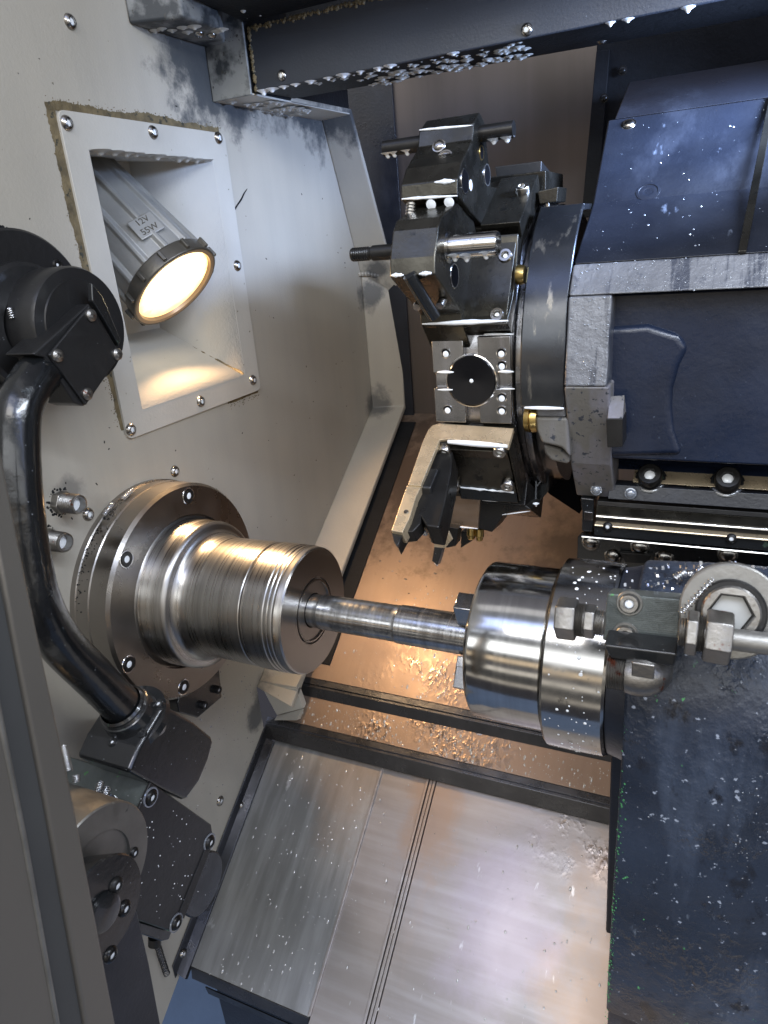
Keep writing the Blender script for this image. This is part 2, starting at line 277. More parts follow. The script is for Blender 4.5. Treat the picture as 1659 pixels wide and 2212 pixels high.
def spline(pts, n=8):
    pts = [Vector(p) for p in pts]; out = []
    for i in range(len(pts) - 1):
        p0 = pts[max(i - 1, 0)]; p1 = pts[i]; p2 = pts[i + 1]; p3 = pts[min(i + 2, len(pts) - 1)]
        for k in range(n):
            t = k / n; out.append(.5 * ((2 * p1) + (p2 - p0) * t + (2 * p0 - 5 * p1 + 4 * p2 - p3) * t * t + (3 * p1 - p0 - 3 * p2 + p3) * t ** 3))
    out.append(pts[-1]); return out
def subpart(name, bm, m, parent):   # a sub-part: parent is a mesh whose own matrices are identity
    o = link(name, bm, m, None); o.parent = parent; return o

def screw(c, n, r, parent, style='button', m='screw', name='screw', milk=True):
    """a screw head standing on a surface at c, facing n; its socket is a real hole with coolant in it"""
    c = Vector(c); bm = bmesh.new(); R_ = r * .48
    if style == 'button': pr = [(0, r * 1.02), (r * .1, r), (r * .32, r * .88), (r * .5, r * .66), (r * .56, r * .5), (r * .55, R_), (r * .2, R_ * .95), (r * .2, 0)]
    elif style == 'cap': pr = [(0, r), (r * 1.15, r), (r * 1.3, r * .88), (r * 1.3, R_ * 1.15), (r * 1.2, R_), (r * .6, R_), (r * .6, 0)]
    elif style == 'flush': pr = [(0, r * 1.3), (r * .06, r * 1.28), (r * .08, r * 1.05), (-.0005 + r * .04, r * 1.0), (r * .04, R_ * 1.4), (r * .02, R_), (-r * .0, R_ * .9), (r * .0, 0)]
    elif style == 'pan': pr = [(0, r), (r * .35, r), (r * .6, r * .75), (r * .72, r * .4), (r * .72, 0)]
    elif style == 'dome': pr = [(0, r * 1.15), (r * .08, r * 1.1), (r * .12, r * .9), (r * .35, r * .75), (r * .5, r * .45), (r * .55, 0)]
    if style in ('button', 'cap'):
        a, b, nn = frame(n); rings = []
        hexi = len(pr) - 3
        for j, (d, rr) in enumerate(pr):
            if rr == 0: rings.append([bm.verts.new(c + nn * d)] * 24); continue
            rg = []
            for i in range(24):
                t = 2 * PI * i / 24; q = rr
                if j >= hexi: q = rr * math.cos(PI / 6) / math.cos((t % (PI / 3)) - PI / 6) * 1.1
                rg.append(bm.verts.new(c + nn * d + (a * math.cos(t) + b * math.sin(t)) * q))
            rings.append(rg)
        for j in range(len(rings) - 1):
            for i in range(24):
                u = []
                for v in (rings[j][i], rings[j][(i + 1) % 24], rings[j + 1][(i + 1) % 24], rings[j + 1][i]):
                    if v not in u: u.append(v)
                if len(u) > 2: bm.faces.new(u)
    else: lathe(bm, pr, c, n, 24)
    if style == 'pan':
        a, b, nn = frame(n)
        for t in (PI / 4, -PI / 4):
            d = a * math.cos(t) + b * math.sin(t); e2 = nn.cross(d); boxv(bm, c + nn * r * .72, d, e2, nn, r * 1.1, r * .22, r * .12)
    if style == 'pan': m = 'fitting'
    o = link(name, bm, m, parent, smooth=40)
    if milk and style in ('button', 'cap'):
        bm = bmesh.new(); lathe(bm, [(r * (.28 if style == 'button' else .9), R_ * .92), (r * (.36 if style == 'button' else 1.0), R_ * .5), (r * (.37 if style == 'button' else 1.02), 0)], c, n, 16)
        k = link('coolant_fill', bm, 'milk', None); k.parent = o
    return o
def drip(bm, p, r, h, dirn=(0, 0, -1)):
    lathe(bm, [(-r * .05, r * 1.6), (h * .10, r * 1.25), (h * .25, r * .85), (h * .42, r * .55), (h * .6, r * .42), (h * .72, r * .30), (h * .79, r * .14), (h * .80, 0)], p, dirn, 14)
def drips(name, pts, m, label=None, parent=None, r=.008, h=.014):
    bm = bmesh.new()
    for p in pts: s = random.uniform(.6, 1.1); drip(bm, p, r * s, h * .8 * s * random.uniform(.5, 1.25))
    o = link(name, bm, m, parent, smooth=80); tag(o, label, 'coolant' if not parent else None, kind='stuff'); return o
def beads(name, samp, n, r0, r1, m, label, parent=None, flat=.55, run=0):
    """small beads of liquid standing on a surface; samp() gives point, normal"""
    bm = bmesh.new()
    for _ in range(n):
        q = samp()
        if q is None: continue
        p, nn = q; r = r0 + (r1 - r0) * random.random() ** 3
        a, b, k = frame(nn); lo = bm.verts; s = 7; st = 1 + run * random.random()
        r1_ = [lo.new(p + a * math.cos(2 * PI * i / s) * r + b * math.sin(2 * PI * i / s) * r * st) for i in range(s)]
        r2_ = [lo.new(p + k * r * flat * .75 + (a * math.cos(2 * PI * i / s) + b * math.sin(2 * PI * i / s) * st) * r * .65) for i in range(s)]
        t = lo.new(p + k * r * flat)
        for i in range(s):
            bm.faces.new((r1_[i], r1_[(i + 1) % s], r2_[(i + 1) % s], r2_[i])); bm.faces.new((r2_[i], r2_[(i + 1) % s], t))
    o = link(name, bm, m, parent, smooth=80); tag(o, label, None if parent else 'coolant', kind='stuff'); return o
def text(body, size, org, xdir, ydir, m, parent, depth=.0006):
    cu = bpy.data.curves.new('t', 'FONT'); cu.body = body; cu.size = size; cu.extrude = depth; cu.align_x = 'CENTER'; cu.align_y = 'CENTER'
    t = bpy.data.objects.new('t', cu); COL.objects.link(t); bpy.context.view_layer.update()
    me = bpy.data.meshes.new_from_object(t.evaluated_get(bpy.context.evaluated_depsgraph_get())); bpy.data.objects.remove(t)
    x = Vector(xdir).normalized(); z = x.cross(Vector(ydir)).normalized(); y = z.cross(x)
    mt = Matrix((( x.x, y.x, z.x, org[0]), (x.y, y.y, z.y, org[1]), (x.z, y.z, z.z, org[2]), (0, 0, 0, 1))); me.transform(mt)
    me.materials.append(M[m]); o = bpy.data.objects.new('lettering', me); COL.objects.link(o); o.parent = parent
    if parent.type == 'EMPTY': o.matrix_parent_inverse = Matrix.Translation(parent.location).inverted()
    return o

# ------------------------------------------------------------------ side wall (x = 0) with the lamp opening
def quadwall(bm, outer, hole, x0, x1):
    """wall sheet between x0 and x1 (a closed outline) with a rectangular hole"""
    y0, y1, z0, z1 = hole
    vs = [bm.verts.new((x1, y, z)) for y, z in outer]; hs = [bm.verts.new((x1, y, z)) for y, z in ((y0, z0), (y1, z0), (y1, z1), (y0, z1))]
    ed = [bm.edges.new((vs[i], vs[(i + 1) % len(vs)])) for i in range(len(vs))] + [bm.edges.new((hs[i], hs[(i + 1) % 4])) for i in range(4)]
    r = bmesh.ops.triangle_fill(bm, edges=ed, use_beauty=True)
    fs = [f for f in r['geom'] if isinstance(f, bmesh.types.BMFace)]
    ex = bmesh.ops.extrude_face_region(bm, geom=fs); bmesh.ops.translate(bm, vec=(x0 - x1, 0, 0), verts=[v for v in ex['geom'] if isinstance(v, bmesh.types.BMVert)])
def oy_in(y, z): return (-.02 < y < .48 and .29 < z < .90) or (y * y + z * z < .06) or z > 1.0 - .25 * 0 and y > .5 or (y > .55 and z < .7 * y - .62)
inner = [(.60, .974), (.92, .973), (1.083, .546), (1.083, .122), (.644, -.168), (.262, -.430), (.262, -.60), (-.62, -1.25), (-.9, -1.25), (-.9, 1.25), (.60, 1.25)]
bm = bmesh.new(); quadwall(bm, inner, (.05, .407, .36, .828), -.012, 0)
wall = link('side_wall', bm, 'paint'); tag(wall, 'beige painted side wall of the machine with the spindle and lamp recess in it', 'wall', kind='structure')
bm = bmesh.new()
for i in range(170):
    y, z = random.uniform(-.35, 1.05), random.uniform(-.35, 1.0)
    if oy_in(y, z): continue
    r_ = random.choice((.0008, .0012, .0018)); boxv(bm, (.0004, y, z), *frame((1, 0, 0), (0, random.uniform(-1, 1), random.uniform(-1, 1))), r_ * random.uniform(.8, 3), r_, .0008)
k = link('stuck_chips', bm, 'soot_and_shade'); k.parent = wall; k['kind'] = 'stuff'
# raised rim bent out from the wall's far edges
rim_in = [(.60, .974), (.92, .973), (1.083, .546), (1.083, .122), (.644, -.168), (.262, -.430)]
rim_out = [(.60, .945), (.90, .952), (1.145, .463), (1.117, .122), (.601, -.233), (.262, -.468)]
bm = bmesh.new(); n_ = len(rim_in)
A = [bm.verts.new((0.001, *q)) for q in rim_in]; B = [bm.verts.new((.1, *q)) for q in rim_out]; Cc = [bm.verts.new((.1, q[0] + .012, q[1] + (.012 if i < 2 else -.012))) for i, q in enumerate(rim_out)]; D = [bm.verts.new((-.01, q[0] + .012, q[1])) for q in rim_in]
for i in range(n_ - 1):
    for U, V in ((A, B), (B, Cc), (Cc, D), (D, A)): bm.faces.new((U[i], U[i + 1], V[i + 1], V[i]))
bm.faces.new((A[0], B[0], Cc[0], D[0])); bm.faces.new((A[-1], D[-1], Cc[-1], B[-1]))
rim = link('rim', bm, 'paint', None, bevel=.003); rim.parent = wall
# weld scar and grime near the rim joints
bm = bmesh.new()
p0, p1 = P(778, 592, x=.003), P(862, 596, x=.1)
for i in range(14):
    t = i / 13; q = p0.lerp(p1, t); lathe(bm, [(-.006, .0), (-.003, .007), (.003, .007), (.006, 0)], q + Vector((0, -.002, random.uniform(-.002, .002))), (1, .3, 0), 8)
k = link('weld_seam', bm, 'paint'); k.parent = wall
for q in ((151, 47), (377, 1018), (190, 1111), (475, 1730)):
    s = screw(P(*q, x=.0), (1, 0, 0), .0125, wall, 'button', 'screw'); s.parent = wall

bm = bmesh.new(); tubebm(bm, [P(*q, x=.0006) for q in ((534, 408), (527, 418), (521, 431), (512, 444), (505, 455), (502, 464), (504, 472))], [.0006, .0016, .002, .0018, .0024, .002, .0005], 8); k = link('scratch_mark', bm, 'soot_and_shade'); k.parent = wall
# ------------------------------------------------------------------ back wall and sloping sheets
d1, d2, d3 = -.70, -.735, -.785
def onS(px, py, d): return P(px, py, pl=((0, -.7, 1), d))
NS = Vector((0, -.7, 1)).normalized(); DS = Vector((0, -1, -.7)).normalized()     # sheet normal, downhill
def S3(x, y, d): return Vector((x, y, .7 * y + d))
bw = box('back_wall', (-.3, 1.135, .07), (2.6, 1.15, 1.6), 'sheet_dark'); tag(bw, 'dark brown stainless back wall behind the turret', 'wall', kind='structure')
def sheet(name, x0, x1, y0, y1, d, m, label=None, cat=None, th=.006, parent=None, bevel=.001):
    return_ = poly(name, [S3(x0, y0, d), S3(x1, y0, d), S3(x1, y1, d), S3(x0, y1, d)], -NS * th, m, parent, bevel)
    if label: tag(return_, label, cat)
    return return_
up = thing('chute_sheet', S3(.6, .365, d1), 'upper sloping brown stainless sheet between the rim and the first ledge', 'metal sheet')
sheet('sloping_sheet', -.02, 2.4, .365, 1.134, d1, 'sheet', parent=up)
poly('folded_edge', [S3(-.02, .365, d1) - NS * .0065, S3(2.4, .365, d1) - NS * .0065, S3(2.4, .352, d1) - NS * .0065, S3(-.02, .352, d1) - NS * .0065], NS * .004, 'ledge', up, .001)
poly('ledge_face', [S3(-.02, .352, d1) - NS * .0065, S3(-.02, .346, d1) - NS * .0065, S3(-.02, .346, d2) + NS * .0012, S3(-.02, .352, d2) + NS * .0012], (2.4, 0, 0), 'ledge', up, .0012)
mid = thing('ledge_sheet', S3(.6, .285, d2), 'middle stainless strip between the two dark ledges, one round screw in it', 'metal sheet')
sheet('sloping_sheet', .03, 2.4, .285, .41, d2, 'sheet', parent=mid)
poly('folded_edge', [S3(.0, .285, d2) - NS * .0065, S3(2.4, .285, d2) - NS * .0065, S3(2.4, .272, d2) - NS * .0065, S3(.0, .272, d2) - NS * .0065], NS * .004, 'ledge', mid, .001)
poly('ledge_face', [S3(.0, .272, d2) - NS * .0065, S3(.0, .266, d2) - NS * .0065, S3(.0, .266, d3) + NS * .012, S3(.0, .272, d3) + NS * .012], (2.4, 0, 0), 'ledge', mid, .0012)
screw(onS(1036, 1578, d2), NS, .009, mid, 'flush', 'screw', milk=False)
screw(onS(650, 1496, d2), NS, .008, mid, 'button')
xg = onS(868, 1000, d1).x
poly('rim_shadow_strip', [S3(-.018, .40, d1 + .0012), S3(xg, .40, d1 + .0012), S3(xg, 1.10, d1 + .0012), S3(-.018, 1.10, d1 + .0012)], NS * .003, 'soot_and_shade', up, .001)  # thin dark sheet added as the rim's shadow on the slope
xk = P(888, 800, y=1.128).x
k = box('rim_gap_shade', (-.28, 1.126, .085), (xk, 1.134, 1.5), 'navy', None, .001); k.parent = bw  # navy strip added for the shade in the gap behind the rim
# end cap where rim and ledges meet
cap = thing('end_cap', P(600, 1500, x=.05), 'beige folded cap at the foot of the rim, under the spinning chuck nose', 'bracket')
a1 = [P(560, 1470, x=0.0), P(646, 1464, x=.1), P(640, 1492, x=.1), P(566, 1483, x=0.0)]
bm = bmesh.new()
Q = lambda px, py, x: P(px, py, x=x)
TT = [Q(560, 1470, 0), Q(575, 1448, 0), Q(652, 1458, .1), Q(640, 1484, .1)]
prism(bm, TT, (0, -.0, -.012)); link('top_fold', bm, 'paint', cap, .001)
bm = bmesh.new(); prism(bm, [Q(562, 1478, .0), Q(640, 1488, .1), Q(655, 1530, .1), Q(598, 1545, .03)], (0, .02, -.006)); link('cap_face', bm, 'recess', cap, .001)
bm = bmesh.new(); prism(bm, [Q(598, 1546, .03), Q(655, 1531, .1), Q(640, 1556, .1), Q(592, 1556, .03)], (0, .02, -.01)); link('lower_fold', bm, 'paint', cap, .001)

# telescopic floor covers
cov = thing('telescopic_cover', S3(.45, -.15, d3), 'grey telescopic floor cover of three overlapping steel plates, wet with coolant', 'floor cover')
yb = -.172; yt = .30
xs1 = onS(830, 1645, d3).x; xs2 = onS(930, 1645, d3).x
sheet('cover_plate', .027, xs1, yb, yt, d3, 'cover_grey', parent=cov, th=.01)
sheet('cover_plate', xs1 + .0015, xs2, yb - .12, yt, d3 - .004, 'cover', parent=cov, th=.01)
sheet('cover_plate', xs2 + .028, 2.4, yb - .3, yt, d3 - .001, 'cover', parent=cov, th=.01)
for dx in (.001, .010, .019):
    poly('seam_strip', [S3(xs2 + dx, yb - .3, d3 + (.003 if dx != .010 else -.001)), S3(xs2 + dx + .0075, yb - .3, d3 + (.003 if dx != .010 else -.001)), S3(xs2 + dx + .0075, yt, d3 + (.003 if dx != .010 else -.001)), S3(xs2 + dx, yt, d3 + (.003 if dx != .010 else -.001))], -NS * .01, 'cover', cov, .0015)
poly('seam_strip', [S3(xs1 - .004, yb, d3 + .003), S3(xs1 + .003, yb, d3 + .003), S3(xs1 + .003, yt, d3 + .003), S3(xs1 - .004, yt, d3 + .003)], -NS * .008, 'cover', cov, .0015)
poly('front_fold', [S3(.027, yb - .001, d3 - .001), S3(xs1, yb - .001, d3 - .001), S3(xs1, yb - .006, d3 - .030), S3(.027, yb - .006, d3 - .030)], (0, .004, 0), 'ledge', cov, .001)
# dark screwed angle strip along the wall
st = thing('edge_strip', S3(.01, 0, d3), 'dark wet steel strip screwed along the foot of the side wall beside the floor cover', 'trim strip')
poly('strip_plate', [S3(.002, yb - .025, d3 + .014), S3(.027, yb - .025, d3 + .006), S3(.027, .262, d3 + .006), S3(.002, .262, d3 + .014)], -NS * .012, 'ledge', st, .001)
poly('upright_flange', [(.0015, yb - .03, .7 * (yb - .03) + d3 + .046), (.0015, yb - .03, .7 * (yb - .03) + d3 + .008), (.0015, .262, .7 * .262 + d3 + .008), (.0015, .262, .7 * .262 + d3 + .046)], (.003, 0, 0), 'ledge', st, .0008)
for q in ((581, 1601), (523, 1740), (433, 1935), (395, 2060)): screw(P(*q, x=.005), (1, 0, 0), .010, st, 'button')
# machine base below
pit = box('floor', (-.6, -1.5, -1.5), (3., 1.2, -1.48), 'pan'); tag(pit, 'blue painted pan at the bottom of the machine', 'floor', kind='structure')
bs = thing('cover_base', S3(.5, -.16, d3 - .06), 'dark navy base casting under the front edge of the floor cover', 'machine base')
poly('base_casting', [(.075, yb + .012, .7 * yb + d3 - .012), (.075, yb + .02, .7 * yb + d3 - .6), (.075, .4, .7 * yb + d3 - .6), (.075, .3, .7 * .3 + d3 - .03)], (xs1 - .072, 0, 0), 'navy', bs, .004)
poly('chip_lip', [S3(.06, yb - .004, d3 - .045), S3(xs2, yb - .004, d3 - .045), S3(xs2, yb + .0, d3 - .05), S3(.06, yb + .0, d3 - .05)], (0, .005, -.03), 'black', bs, .001)

# ------------------------------------------------------------------ pillar, ceiling box, cross beam
pil = thing('wall_pillar', (.05, .45, .95), 'grimy grey square pillar box hanging at the left end of the cross beam', 'pillar')
zb = P(545, 205, x=.1).z; yf = P(545, 205, x=.1).y
poly('pillar_front', [Vector((.001, yf - .004, zb)), Vector((.1, yf - .004, zb)), Vector((.1, yf - .004, zb + .3)), Vector((.001, yf - .004, zb + .3))], (0, .006, 0), 'grime', pil, .002)
poly('pillar_underside', [Vector((.001, yf + .003, zb)), Vector((.1, yf + .003, zb)), Vector((.1, .90, zb + .008)), Vector((.001, .92, zb + .008))], (0, 0, .004), 'recess', pil, .001)
poly('pillar_side', [Vector((.099, yf + .003, zb + .0045)), Vector((.099, .9, zb + .0125)), Vector((.099, .9, zb + .3)), Vector((.099, yf + .003, zb + .3))], (-.004, 0, 0), 'soot_and_shade', pil)
cb = thing('ceiling_box', (.0, .3, 1.04), 'beige ceiling box above the pillar with two screws and milky drips underneath', 'ceiling box')
zc_ = 1.043
poly('box_shell', [(-.0, .22, zc_), (.098, .256, zc_), (.102, .36, zc_), (.05, .45, zc_), (.001, .45, zc_)], (0, 0, .25), 'grime', cb, .006)
for q in ((430, 72), (457, 76)): screw(P(*q, z=zc_ - .001), (0, 0, -1), .010, cb, 'button', milk=False)
drips('coolant_drips', [P(x, y, z=zc_ - .001) for x, y in ((335, 66), (350, 62), (372, 66), (395, 60), (420, 58), (470, 68), (480, 64), (405, 70))], 'milk_dim', None, cb, r=.009, h=.010)
# cross beam
beam = thing('cross_beam', (.8, .45, .95), 'dark navy cross beam over the turret with milky drips along its lower edge', 'beam')
byf = .455; zl = P(556, 193, y=byf).z; zr = P(1371, 56, y=byf).z; zl = (zl + zr) / 2 + .004; zt = P(545, 75, y=byf).z
poly('front_face', [(.104, byf, zl), (2.6, byf, zl), (2.6, byf, zl + .115), (.104, byf, zl + .115)], (0, .006, 0), 'navy_beam', beam, .003)
poly('underside', [(.104, byf + .007, zl + .001), (2.6, byf + .007, zl + .001), (2.6, byf + .30, zl + .012), (.104, byf + .16, zl + .006)], (0, 0, .005), 'soot_and_shade', beam, .001)
poly('back_flange', [(.104, byf + .16, zl + .0125), (2.6, byf + .30, zl + .019), (2.6, byf + .30, zl + .2), (.104, byf + .16, zl + .2)], (0, .004, 0), 'soot_and_shade', beam, .001)
for q in ((609, 163), (1138, 64)):
    screw(P(*q, y=byf - .0), (0, -1, 0), .0105, beam, 'button')
for q in ((1300, 90),): screw(P(*q, z=zl), (0, 0, -1), .008, beam, 'dome', milk=False)
edge = []
x = .12
while x < 1.0:
    if x < .42 or random.random() < .18: edge.append((x + random.uniform(-.004, .004), byf + .003, zl))
    x += .031 + random.uniform(-.006, .008)
drips('coolant_drips', edge, 'milk', None, beam, r=.0095, h=.014)
und = []
for i in range(150):
    x = random.uniform(.22, .66); y = byf + .02 + random.random() * .15
    if x > .3 or y < byf + .05: und.append((x, y, zl + .003))
drips('underside_drips', und, 'milk_dim', None, beam, r=.0078, h=.006)
bm = bmesh.new()
for i in range(420):      # greenish sludge caught along the beam's top edge and left end
    if i < 330: p = Vector((.105 + random.random() * .75, byf - .001, zl + .115 - abs(random.gauss(0, .003))))
    else: p = Vector((.106 + abs(random.gauss(0, .0015)), byf - .001, zl + random.random() * .115))
    s = random.uniform(.0015, .005); lathe(bm, [(-s * .3, 0), (0, s), (s * .5, s * .6), (s * .8, 0)], p, (random.uniform(-.4, .4), -1, random.uniform(-.4, .4)), 6)
tag(link('sludge', bm, 'sludge', beam, smooth=80), None, None, kind='stuff')
# ceiling ledge above the beam with long drips
cl = thing('ceiling_panel', (.8, .3, 1.07), 'dark ceiling panel edge at the top with large milky drips hanging', 'ceiling panel')
zc2 = zl + .118
poly('ceiling_plate', [(.105, .26, zc2 + .01), (.70, .30, zc2 + .01), (.70, .452, zc2 + .004), (.105, .452, zc2 + .004)], (0, 0, .05), 'soot_and_shade', cl, .003)
drips('coolant_drips', [(random.uniform(.12, .5), random.uniform(.29, .44), zc2 + .010) for i in range(26)], 'milk_dim', None, cl, r=.011, h=.011)
poly('ceiling_front', [(.3, .2, zc2 + .02), (2.6, .2, zc2 + .02), (2.6, .2, zc2 + .3), (.3, .2, zc2 + .3)], (0, .01, 0), 'navy_beam', cl, .002)
# pillar underside drips
drips('coolant_drips', [(random.uniform(.02, .095), random.uniform(yf + .03, .74), zb - .0005) for i in range(34)], 'milk_dim', None, pil, r=.0075, h=.008)
# black angle frame at upper right behind the beam
uf = thing('upper_frame', (.8, .8, .98), 'black screwed frame panel under the right end of the cross beam', 'frame')
pxpoly('frame_panel', [(1292, 40), (1345, 30), (1800, -60), (1800, 420), (1270, 470)], dict(y=.95), (0, .05, 0), 'soot_and_shade', uf, .003)
pxpoly('frame_strip', [(1288, 110), (1318, 106), (1302, 300), (1290, 470), (1256, 470), (1262, 400)], dict(y=.93), (0, .012, 0), 'soot_and_shade', uf, .002)
for q in ((1345, 152), (1305, 212)): screw(P(*q, y=.93), (0, -1, 0), .009, uf, 'dome', 'black', milk=False)

# ------------------------------------------------------------------ lamp recess
rec = thing('lamp_recess', (0, .23, .36), 'beige framed recess in the side wall around the lit lamp, screwed on eight points', 'lamp recess')
oy0, oy1, oz0, oz1 = 0.0005, .4609, .3159, .8821; hy0, hy1, hz0, hz1 = .052, .405, .362, .826
def rrect(y0, y1, z0, z1, r, n=5):
    out = []
    for cy, cz, a0 in ((y1 - r, z1 - r, 0), (y0 + r, z1 - r, PI / 2), (y0 + r, z0 + r, PI), (y1 - r, z0 + r, 1.5 * PI)):
        for i in range(n + 1): a = a0 + PI / 2 * i / n; out.append((cy + r * math.cos(a), cz + r * math.sin(a)))
    return out
bm = bmesh.new(); quadwall(bm, rrect(oy0, oy1, oz0, oz1, .014), (hy0, hy1, hz0, hz1), .001, .007); link('frame', bm, 'recess', rec, .0015)
# recess box: shallow at the right and bottom, flaring
bm = bmesh.new(); f4 = [Vector((.0065, y, z)) for y, z in ((hy0, hz0), (hy1, hz0), (hy1, hz1), (hy0, hz1))]; b4 = [Vector((-.20, y, z)) for y, z in ((hy0 - .02, hz0 + .12), (hy1 - .03, hz0 + .12), (hy1 - .03, hz1 + .02), (hy0 - .02, hz1 + .02))]
f_ = [bm.verts.new(v) for v in f4]; g_ = [bm.verts.new(v) for v in b4]
for i in range(4): bm.faces.new((f_[i], f_[(i + 1) % 4], g_[(i + 1) % 4], g_[i]))
bm.faces.new(g_); o = link('recess_box', bm, 'recess', rec, 0)
sm = o.modifiers.new('thick', 'SOLIDIFY'); sm.thickness = .004; sm.offset = 0
for q in ((144, 266), (330, 286), (471, 298), (512, 574), (546, 821), (433, 867), (282, 928)): screw(P(*q, x=.007), (1, 0, 0), .0125, rec, 'button')
drips('coolant_drips', [(.004, hy0 + .03 + i * .030 + random.uniform(-.004, .004), hz1 - .001) for i in range(11)], 'milk_dim', None, rec, r=.0135, h=.013)
# amber run of old coolant in the corner
bm = bmesh.new(); c0 = Vector((.004, hy1 - .003, hz0 + .003)); c1 = Vector((-.12, hy1 - .022, hz0 + .07)); tubebm(bm, [c0.lerp(c1, i / 14) + Vector((random.uniform(-.001, .001), 0, random.uniform(-.001, .001))) for i in range(15)], [.003 + .0022 * random.random() for _ in range(15)], 8)
link('dried_coolant', bm, 'sludge', rec, smooth=80)
# sludge line outside the frame
bm = bmesh.new()
def blob(bm, p, s, n=(1, 0, 0)): lathe(bm, [(-.0008, s), (s * .12, s * .85), (s * .22, s * .4), (s * .25, 0)], p, n, 8)
def film(bm, pts, nrm, wid, th=.0012, x0=.0003):
    # a thin crust of irregular width beside a line, pts in (y, z)
    n_ = len(pts); inn = [bm.verts.new((x0 + th, *p)) for p in pts]; w_ = .5; out = []
    for p in pts:
        w_ = min(1.15, max(.45, w_ + random.uniform(-.06, .06))); j = wid * (w_ + random.uniform(-.05, .05)); out.append(bm.verts.new((x0, p[0] + nrm[0] * j, p[1] + nrm[1] * j)))
    for i in range(n_ - 1): bm.faces.new((inn[i], inn[i + 1], out[i + 1], out[i]))
def lin(a, b, n): return [(a[0] + (b[0] - a[0]) * i / n, a[1] + (b[1] - a[1]) * i / n) for i in range(n + 1)]
film(bm, lin((oy0 - .012, oz1 - .001), (oy1 - .01, oz1 - .001), 200), (0, 1), .020); film(bm, lin((oy0 + .001, oz0 + .02), (oy0 + .001, oz1 + .010), 240), (-1, 0), .017); film(bm, lin((oy1 - .13, oz0 + .001), (oy1 - .004, oz0 + .001), 60), (0, -1), .016)
for i in range(420):
    t = random.random(); w = abs(random.gauss(0, .005)) + .010
    if i < 180: p = (.0005, oy0 + (oy1 - oy0) * t, oz1 + w)
    elif i < 370: p = (.0005, oy0 - w, oz0 + .03 + (oz1 - oz0 - .01) * t)
    else: p = (.0005, oy1 - .12 + .12 * t, oz0 - w)
    blob(bm, p, random.uniform(.0005, .0014))
tag(link('sludge', bm, 'sludge', rec, smooth=80), None, None, kind='stuff')

# ------------------------------------------------------------------ lamp
lamp = thing('work_lamp', L0 - LA * .1, 'lit round halogen work lamp with grey ribbed body, tilted down inside the wall recess', 'lamp')
la, lb, ln = frame(LA)
bm = bmesh.new(); NSEG = 96; rings = []
def ribr(t, r):
    k = (t / (2 * PI) * 12) % 1; return r * (1.0 if k > .22 else 1.075)
for d, r in ((-.33, .05), (-.33, .074), (-.30, .082), (-.02, .096)):
    rings.append([bm.verts.new(L0 + ln * d + (la * math.cos(2 * PI * i / NSEG) + lb * math.sin(2 * PI * i / NSEG)) * ribr(2 * PI * i / NSEG, r)) for i in range(NSEG)])
for j in range(3):
    for i in range(NSEG): bm.faces.new((rings[j][i], rings[j][(i + 1) % NSEG], rings[j + 1][(i + 1) % NSEG], rings[j + 1][i]))
bm.faces.new(rings[0]); bm.faces.new(rings[-1]); lb_o = link('body', bm, 'lamp_body', lamp, .0015, smooth=20)
bm = bmesh.new(); lathe(bm, [(-.022, .099), (-.018, .104), (.0, .1065), (.011, .1065), (.013, .103), (.010, .1005)], L0, ln, 96)
for i in range(12):
    t = 2 * PI * (i + .5) / 12; rd = la * math.cos(t) + lb * math.sin(t); tt = ln.cross(rd); boxv(bm, L0 + rd * .1085 + ln * -.003, rd, tt, ln, .010, .008, .022)
bz = link('bezel', bm, 'bezel', lamp, .0015)
turn('seal_ring', [(.010, .1035), (.0125, .101), (.011, .094), (.004, .091)], L0, 'seal', lamp, axis=ln, seg=96)
turn('lens', [(.004, .0925), (.006, .06), (.007, 0)], L0, 'lens', lamp, axis=ln, seg=64, smooth=60)
# rating plate on the body side that faces out
vdir = (CAM - L0).normalized(); rad = (vdir - ln * vdir.dot(ln)).normalized(); side = ln.cross(rad)
best = None
rad2 = (rad * math.cos(-.42) + side * math.sin(-.42)).normalized(); tang = ln.cross(rad2).normalized()
pc = L0 - ln * .078 + rad2 * .0985
bm = bmesh.new(); boxv(bm, pc, tang, ln, rad2, .056, .046, .004); pl_ = link('rating_plate', bm, 'lamp_body', lamp, .003)
tdir = tang if tang.dot(RR) > 0 else -tang
for i, s_ in enumerate(('12V', '55W')):
    xx = -ln if (-ln).dot(RR) > 0 else ln
    text(s_, .019, pc + rad2 * .0022 + tdir * (-.0) + ln * (-.011 + .022 * i), tdir, -ln, 'bezel', lamp)

